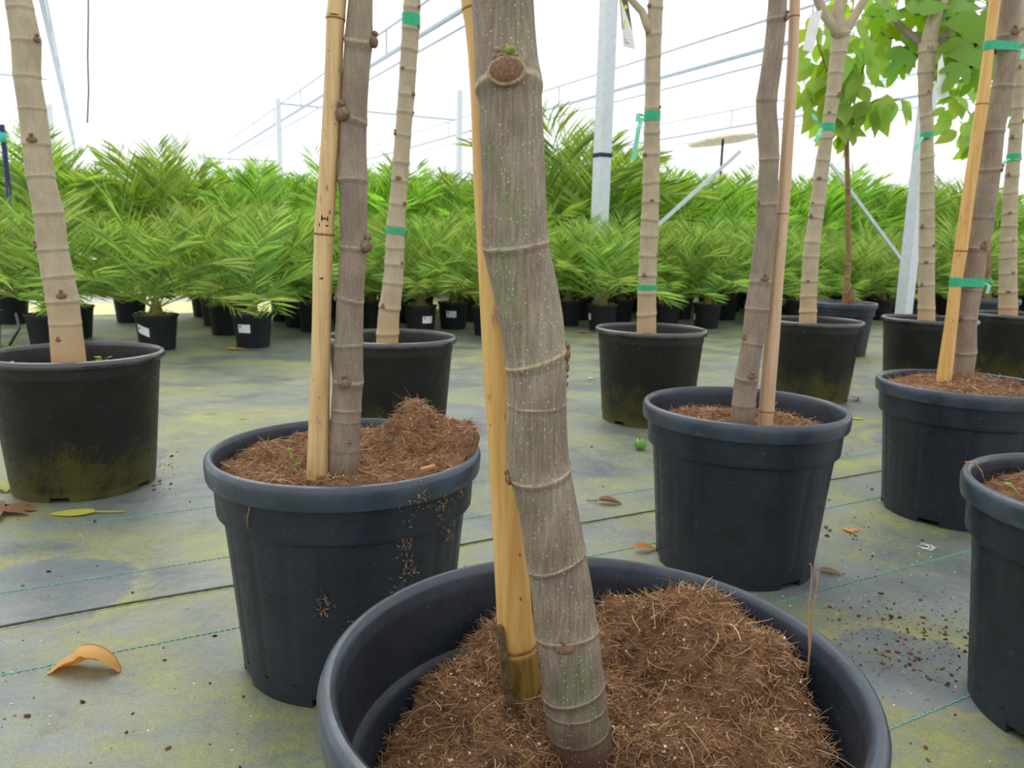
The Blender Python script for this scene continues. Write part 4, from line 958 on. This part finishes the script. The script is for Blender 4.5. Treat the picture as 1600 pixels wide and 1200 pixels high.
for v_ in (5.5, 6.05, 6.6, 7.15, 7.7):
    u = -3.0
    while u < 13.5:
        u += .58; p = U*(u+random.uniform(-.06, .06)+(v_*7 % .3))+V*(v_+random.uniform(-.05, .05))
        x, y = pix((p[0], p[1], 0))
        if x < -160 or x > 1760: continue
        if x < 335 and v_ > 5.8: continue
        if v_ < 5.8 and x < 1160: continue
        if any(np.hypot(*(p-q)[:2]) < .33 for q in placed): continue
        if min(np.hypot(p[0]-a, p[1]-b_) for a, b_ in ((2.33, 5.46), (lt2.location.x, lt2.location.y), (lg.location.x, lg.location.y))) < .42: continue
        placed.append(p); palm(p, lab(p, 'low bushy palm of the %s rows' % ('front' if v_ < 6.3 else 'back')), grp(p, ('front' if v_ < 6.3 else 'back')+' row palms'), False, 700+k, None, random.uniform(.92, 1.12)); k += 1
def tall(p, seed, scale, label, group=None):
    e = thing('tall_palm', label, 'palm', (p[0], p[1], -.012 if p[1]*U[0]-p[0]*U[1] > 7.9 else 0), group); e.scale = (scale,)*3
    a = link('pot', PSL, e); a.scale = (1.4,)*3; b_ = link('stem', STM, e); b_.scale = (2, 2, 1.9); c = link('compost', CS, e); c.scale = (1.4,)*3
    o = link('foliage', TM[seed % len(TM)], e, (0, 0, .5)); o.rotation_euler.z = random.uniform(0, 6.28); o['kind'] = 'stuff'; return e
big = aty(893, 420, 10.0); tall(big, 3, 1.36, 'tallest feathery palm, rising beside the white square post'); k = 0
for v_, uu, sc in ((8.9, 3.2, 1.08), (9.7, 2.6, 1.1), (10.5, 2.3, 1.1), (11.6, -5.5, 1.02), (12.8, -6., 1.08), (14.2, -6.5, 1.12)):
    u = uu
    while u < 19:
        u += random.uniform(.8, 1.05)*(1.35 if v_ > 11 else 1.1); p = U*u+V*(v_+random.uniform(-.2, .2)); x, y = pix((p[0], p[1], 1))
        if x < -150 or x > 1780: continue
        if np.hypot(*(p-big)[:2]) < .8: continue
        tall(p, k, sc*random.uniform(.8, 1.12), lab(p, 'tall feathery palm in the background'), grp(p, 'tall palms')); k += 1

# ------------------------------------------------------------------ greenhouse frame, wires, posts
gf = thing('greenhouse_frame', 'pale steel greenhouse frame of posts, gutters and wires under the white sky', 'frame', (0, 0, 0))
GH = 4.7
def beam(name, a, b_, w_, h_, m, par):
    a, b_ = np.asarray(a, float), np.asarray(b_, float); d = (b_-a)/2; t = d/np.linalg.norm(d); s_ = np.cross(t, (0, 0, 1)); s_ = s_/np.linalg.norm(s_) if np.linalg.norm(s_) > .01 else U; u_ = np.cross(s_, t)
    g = G(); g.add(*box((a+b_)/2, d, s_*w_/2, u_*h_/2)); return g.build(name, M[m], par, False)
for k, v0, v1 in ((-.13, 2, 46), (1.47, 3.5, 40), (3.03, 2, 60), (4.7, 2, 60)):
    a = U*(k*4); z3 = np.array([0, 0, 1.])
    beam('gutter', a+V*v0+z3*GH, a+V*v1+z3*GH, .07, .06, 'wire', gf)
    beam('wire', a+V*v0+z3*(GH-.28), a+V*v1+z3*(GH-.28), .03, .03, 'wire', gf)
    beam('ridge_rail', a+V*v0+z3*(GH+.55), a+V*v1+z3*(GH+.55), .035, .035, 'wire', gf)
    for j in range(int(v0)+2, int(v1), 4): beam('strut', a+V*j+z3*GH, a+V*j+z3*(GH+.55), .03, .03, 'wire', gf)
def post(px, py, Y, h, w_, m='steel'):
    p = aty(px, py, Y); g = G(); g.add(*box((p[0], p[1], h/2-.01), U*w_/2, V*w_/2, (0, 0, h/2+.01))); return g.build('post', M[m], gf, False), p
po, P1 = post(936, 365, 8.0, GH, .13); po2, P2 = post(1424, 380, 7.4, GH, .11)
g = G(); g.add(*box((P1[0], P1[1], aty(940, 243, 8.0)[2]), U*.07, V*.07, (0, 0, .02))); g.build('strap', M['dark_post'], po, False)
for px, py, Y, h in ((437, 245, 25.5, GH+.4), (717, 240, 24, GH+.5), (320, 260, 38, GH), (84, 250, 25, GH), (103, 255, 40, GH)): post(px, py, Y, h, .15)
for a, b_, Y, w_ in (((1157, 236), (1028, 352), 7.8, .035), ((1297, 255), (1376, 362), 7.8, .028)): beam('brace', aty(*a, Y), aty(b_[0]*1.0, b_[1], Y)+(aty(*b_, Y)-aty(*a, Y))*.55, w_, w_, 'steel', gf)
for a, b_, Y in (((437, 162), (717, 188), 25), ((0, 116), (72, 124), 24), ((322, 247), (437, 252), 37)): beam('tie_rod', aty(*a, Y), aty(*b_, Y), .07, .05, 'wire', gf)
hw = G(); hw.add(*tube([aty(138, -60, 6), aty(138, 30, 6), aty(137, 90, 6), aty(138.5, 140, 6), aty(136.5, 192, 6)], .006, 6)); tag(hw.build('hanging_wire', M['hose']), 'thin dark wire hanging against the white sky', 'wire')
p = gp(33, 482); dp = thing('dark_post', 'slim dark blue post with a turquoise band at the picture edge', 'post', p)
g = G(); tp = aty(3, 195, p[1]); g.add(*tube([(0, 0, 0), (tp-p)*.5, tp-p], .022, 10)); q = g.build('shaft', M['dark_post'], dp)
g = G(); c0 = aty(4, 207, p[1])-p; c1 = aty(4, 222, p[1])-p; g.add(*tube([c0, c1], .032, 12)); g.build('band', M['turq'], dp)
g = G(); g.add(*tube([gp(15, 540)+np.array([0, 0, .003]), gp(15, 540)+np.array([.01, .1, .1]), aty(25, 490, 5.6)], .008, 6)); tag(g.build('irrigation_tube', M['hose']), 'thin black irrigation tube rising to the palms', 'hose')
# beige parasol beyond the palms
c = aty(1124, 300, 22); rf = thing('garden_parasol', 'tilted beige parasol on a dark pole beyond the tall palms', 'parasol', (c[0], c[1], -.012)); zt = aty(1124, 205, 22)[2]; tl = .14
g = G(); n = 8; v = [(0, 0, zt), (0, 0, zt-.05)]
for i in range(n): t = 2*math.pi*i/n; x, y = .95*math.cos(t), .95*math.sin(t); z = zt-.22+tl*x; v += [(x, y, z), (x, y, z-.05)]
f = []
for i in range(n): q, r_ = 2+2*i, 2+2*((i+1) % n); f += [(0, q, r_), (1, r_+1, q+1), (q, q+1, r_+1, r_)]
mesh('canopy', v, f, M['thatch'], rf, False)
g.add(*tube([(0, 0, 0), (0, 0, zt-.03)], .035, 10)); g.build('pole', M['hose'], rf)
for i, (px, py) in enumerate(((47, 412), (268, 412), (284, 418))):
    p = gp(px, py+10); e = thing('terracotta_pot', 'orange terracotta pot on the pale ground beyond the palms', 'pot', (p[0], p[1], -.012), 'terracotta pots in the distance')
    g = G(); g.add(*lathe([(0, 0), (.12, 0), (.17, .26), (.185, .27), (.19, .33), (.165, .33), (.12, .05), (0, .05)], 24)); g.build('pot_body', M['terracotta'], e); g = G(); g.add(*lathe([(.187, .262), (.198, .266), (.2, .33), (.187, .334)], 24)); g.build('rim', M['terracotta'], e)

# ------------------------------------------------------------------ litter on the fabric
a, b_ = gp(80, 1050), gp(188, 1046); d = b_-a; L = np.linalg.norm(d); d /= L; n_ = np.array([-d[1], d[0], 0]); g = G(); ns, nw = 26, 9; v = []
for i in range(ns+1):
    s_ = i/ns; arch = .046*math.sin(math.pi*min(1, s_*1.02))**.75*(.65+.5*s_); hw_ = .022*math.sin(math.pi*(.10+.84*s_))**.6
    for j in range(nw):
        t = -1+2*j/(nw-1); ph = t*1.75+.75; v.append(a+d*(L*s_+.004*math.sin(9*s_+t))+n_*(hw_*math.sin(ph)+.008*math.sin(4*s_))+np.array([0, 0, .001+arch*.8+hw_*(math.cos(ph)-.7)*.8+.0016*math.sin(23*s_+3*t)*abs(t)]))
v = [p*np.array([1, 1, 0])+np.array([0, 0, max(p[2], .0012)]) for p in v]
f = [(i*nw+j, i*nw+j+1, (i+1)*nw+j+1, (i+1)*nw+j) for i in range(ns) for j in range(nw-1)]
cl = thing('curled_leaf', 'dry tan leaf curled into an arch on the fabric', 'leaf', a); mesh('blade', [p-a for p in v], f, M['dry'], cl)
g = G(); g.add(*tube([np.array(v[i*nw+nw//2])-a+np.array([0, 0, .0006]) for i in range(0, ns+1, 2)], np.linspace(.0014, .0005, 14), 5)); g.build('midrib', M['dry_dark'], cl)
def litter(px, py, L, ang, kind, m, name, label, curl=.1, fold=.1, lift=.004, stalk=0., nm=(0, 0, 1), group=None):
    p = gp(px, py); d = np.array([math.cos(ang), math.sin(ang), 0]); e = thing(name, label, 'leaf', p, group); base = -d*L/2+np.array([0, 0, lift+curl*L*.3])
    place_leaf(e, np.zeros(3), kind, base, d+np.array([0, 0, .0]), nm, L, M[m], None, curl, fold, 'blade')
    if stalk: g = G(); g.add(*tube([base, base-d*stalk*.5+np.array([0, 0, -.001]), base-d*stalk+np.array([0, .004, -.002])], [.0022, .002, .0018], 6)); g.build('stalk', M[m], e)
litter(112, 803, .12, math.pi+.1, 'simple', 'yellow_leaf', 'fallen_leaf', 'yellow green leaf with long stalk lying by the algae stained pot', .05, .12, .004, .07)
litter(22, 800, .16, .5, 'fig', 'dry_dark', 'fallen_leaf', 'brown crumpled leaf pressed against the algae stained pot', .12, .35, .004)
litter(5, 765, .09, -.8, 'simple', 'yellow_leaf', 'fallen_leaf', 'narrow green leaf tucked behind the algae stained pot', .1, .3, .01)
litter(953, 787, .07, -.1, 'simple', 'dry_dark', 'fallen_leaf', 'small dark rolled leaf lying right of the thick trunk', .1, .9, .005, .03)
litter(1008, 860, .06, .25, 'simple', 'dry', 'fallen_leaf', 'pale folded leaf at the foot of the pot with the pinkish cane', .15, .9, .006)
litter(1332, 829, .045, .3, 'fig', 'dry', 'fallen_leaf', 'small tan lobed leaf between the two right pots', .05, .2, .003)
litter(1298, 895, .05, -.5, 'simple', 'dry_dark', 'fallen_leaf', 'dark sliver of leaf right of the pot with the pinkish cane', .05, .5, .003)
litter(655, 735, .05, .6, 'simple', 'dry', 'fallen_leaf', 'faded leaf scrap behind the spilling pot', .1, .4, .003)
litter(925, 593, .045, .2, 'simple', 'card_white', 'fallen_petal', 'white petal scrap in front of the far black pots', .2, .4, .006)
litter(1340, 655, .07, .0, 'simple', 'yellow_leaf', 'fallen_leaf', 'lime green leaf strip right of the pinkish cane pot', .03, .2, .003)
litter(1338, 625, .07, .9, 'fig', 'dry_dark', 'fallen_leaf', 'brown shrivelled leaf against the algae greened pot', .2, .5, .01)
litter(1357, 567, .05, .3, 'simple', 'dry', 'fallen_leaf', 'pale fallen scrap beside the slim tree pot', .2, .5, .006)
litter(380, 655, .035, .2, 'simple', 'dry', 'fallen_leaf', 'tiny orange leaf scrap beyond the spilling pot', .2, .5, .005)
litter(372, 546, .12, .4, 'fig', 'dry', 'fallen_leaf', 'tan leaf at the foot of the level stickered palm', .1, .3, .004)
litter(915, 520, .12, .2, 'fig', 'dry', 'fallen_leaf', 'tan leaf beside the palm with drooping fronds', .15, .4, .006)
p = gp(1000, 703); e = thing('fallen_fig', 'small round green fig lying on the mossy fabric', 'fruit', p)
rf_ = .0215; g = G(); g.add(*blob((0, 0, rf_), (rf_*1.02, 0, 0), (0, rf_, 0), (0, .004, rf_), 24, 16)); g.build('skin', M['fruit'], e); g = G(); g.add(*tube([(-.004, -.004, rf_*1.85), (-.006, -.006, rf_*2.2)], [.003, .002], 8)); g.build('stem', M['stem'], e)
g = G(); p = gp(1448, 856)
for i in range(5): a0 = random.uniform(0, 6.28); q = p+np.array([random.uniform(-.01, .01), random.uniform(-.012, .012), .002]); g.add(*tube([q+np.array([.014*math.cos(a0+k*.9), .014*math.sin(a0+k*.9), .001+.002*(k % 2)]) for k in range(5)], .0008, 4))
tag(g.build('string_scrap', M['card_white']), 'small tangle of white string on the fabric', 'string')
p0 = gp(1300, 893)
# crumbs of compost
g = G(); spots = [gp(random.uniform(-60, 1660), 640+560*random.random()**.8) for _ in range(260)]
spots += [gp(1395+random.gauss(0, 75), 985+random.gauss(0, 38)) for _ in range(240)]+[gp(1480+random.gauss(0, 60), 1010+random.gauss(0, 40)) for _ in range(160)]
spots += [gp(262+random.gauss(0, 16), 735+random.gauss(0, 18)) for _ in range(50)]+[gp(1330+random.gauss(0, 50), 800+random.gauss(0, 70)) for _ in range(60)]
tops = [(.074, .591), (-.275, 1.251), (.525, 1.70), (1.245, 2.08), (.93, 1.10), (-1.236, 2.152)]
for p in spots:
    if any(math.hypot(p[0]-a, p[1]-b_) < .19 for a, b_ in tops): continue
    k = random.choice([.0008, .001, .0013, .0018, .003])*random.uniform(.7, 1.2)*(1 if p[1] < 1.8 else 1.5); az = random.uniform(0, 6.28)
    g.add(*blob(p+np.array([0, 0, k*.4]), np.array([math.cos(az), math.sin(az), 0])*k*1.6, np.array([-math.sin(az), math.cos(az), 0])*k, (0, 0, k*.6), 5, 3, .35))
tag(g.build('soil_crumbs', M['crumb'], None, False), 'scattered dark compost crumbs on the fabric', 'soil', kind='stuff')
g = G()
for p in [gp(random.uniform(-60, 1660), 680+520*random.random()) for _ in range(130)]+[gp(1400+random.gauss(0, 90), 950+random.gauss(0, 90)) for _ in range(70)]:
    if any(math.hypot(p[0]-a, p[1]-b_) < .19 for a, b_ in tops): continue
    k = random.uniform(.0008, .0018); g.add(*blob(p+np.array([0, 0, k*.4]), (k*1.3, 0, 0), (0, k, 0), (0, 0, k*.6), 5, 3, .3))
tag(g.build('white_flecks', M['perlite'], None, False), 'tiny white grit flecks strewn over the fabric', 'grit', kind='stuff')
P = []
for p in [gp(1400+random.gauss(0, 80), 985+random.gauss(0, 45)) for _ in range(260)]:
    if not any(math.hypot(p[0]-a, p[1]-b_) < .19 for a, b_ in tops): P.append(p+np.array([0, 0, .001]))
fb = fibres('spilled_fibres', np.array(P), None, .014, .0006, M['fibre'], None, .05, 1.5, 4); tag(fb, 'brown coir strands spilled beside the heaped pot', 'fibre')
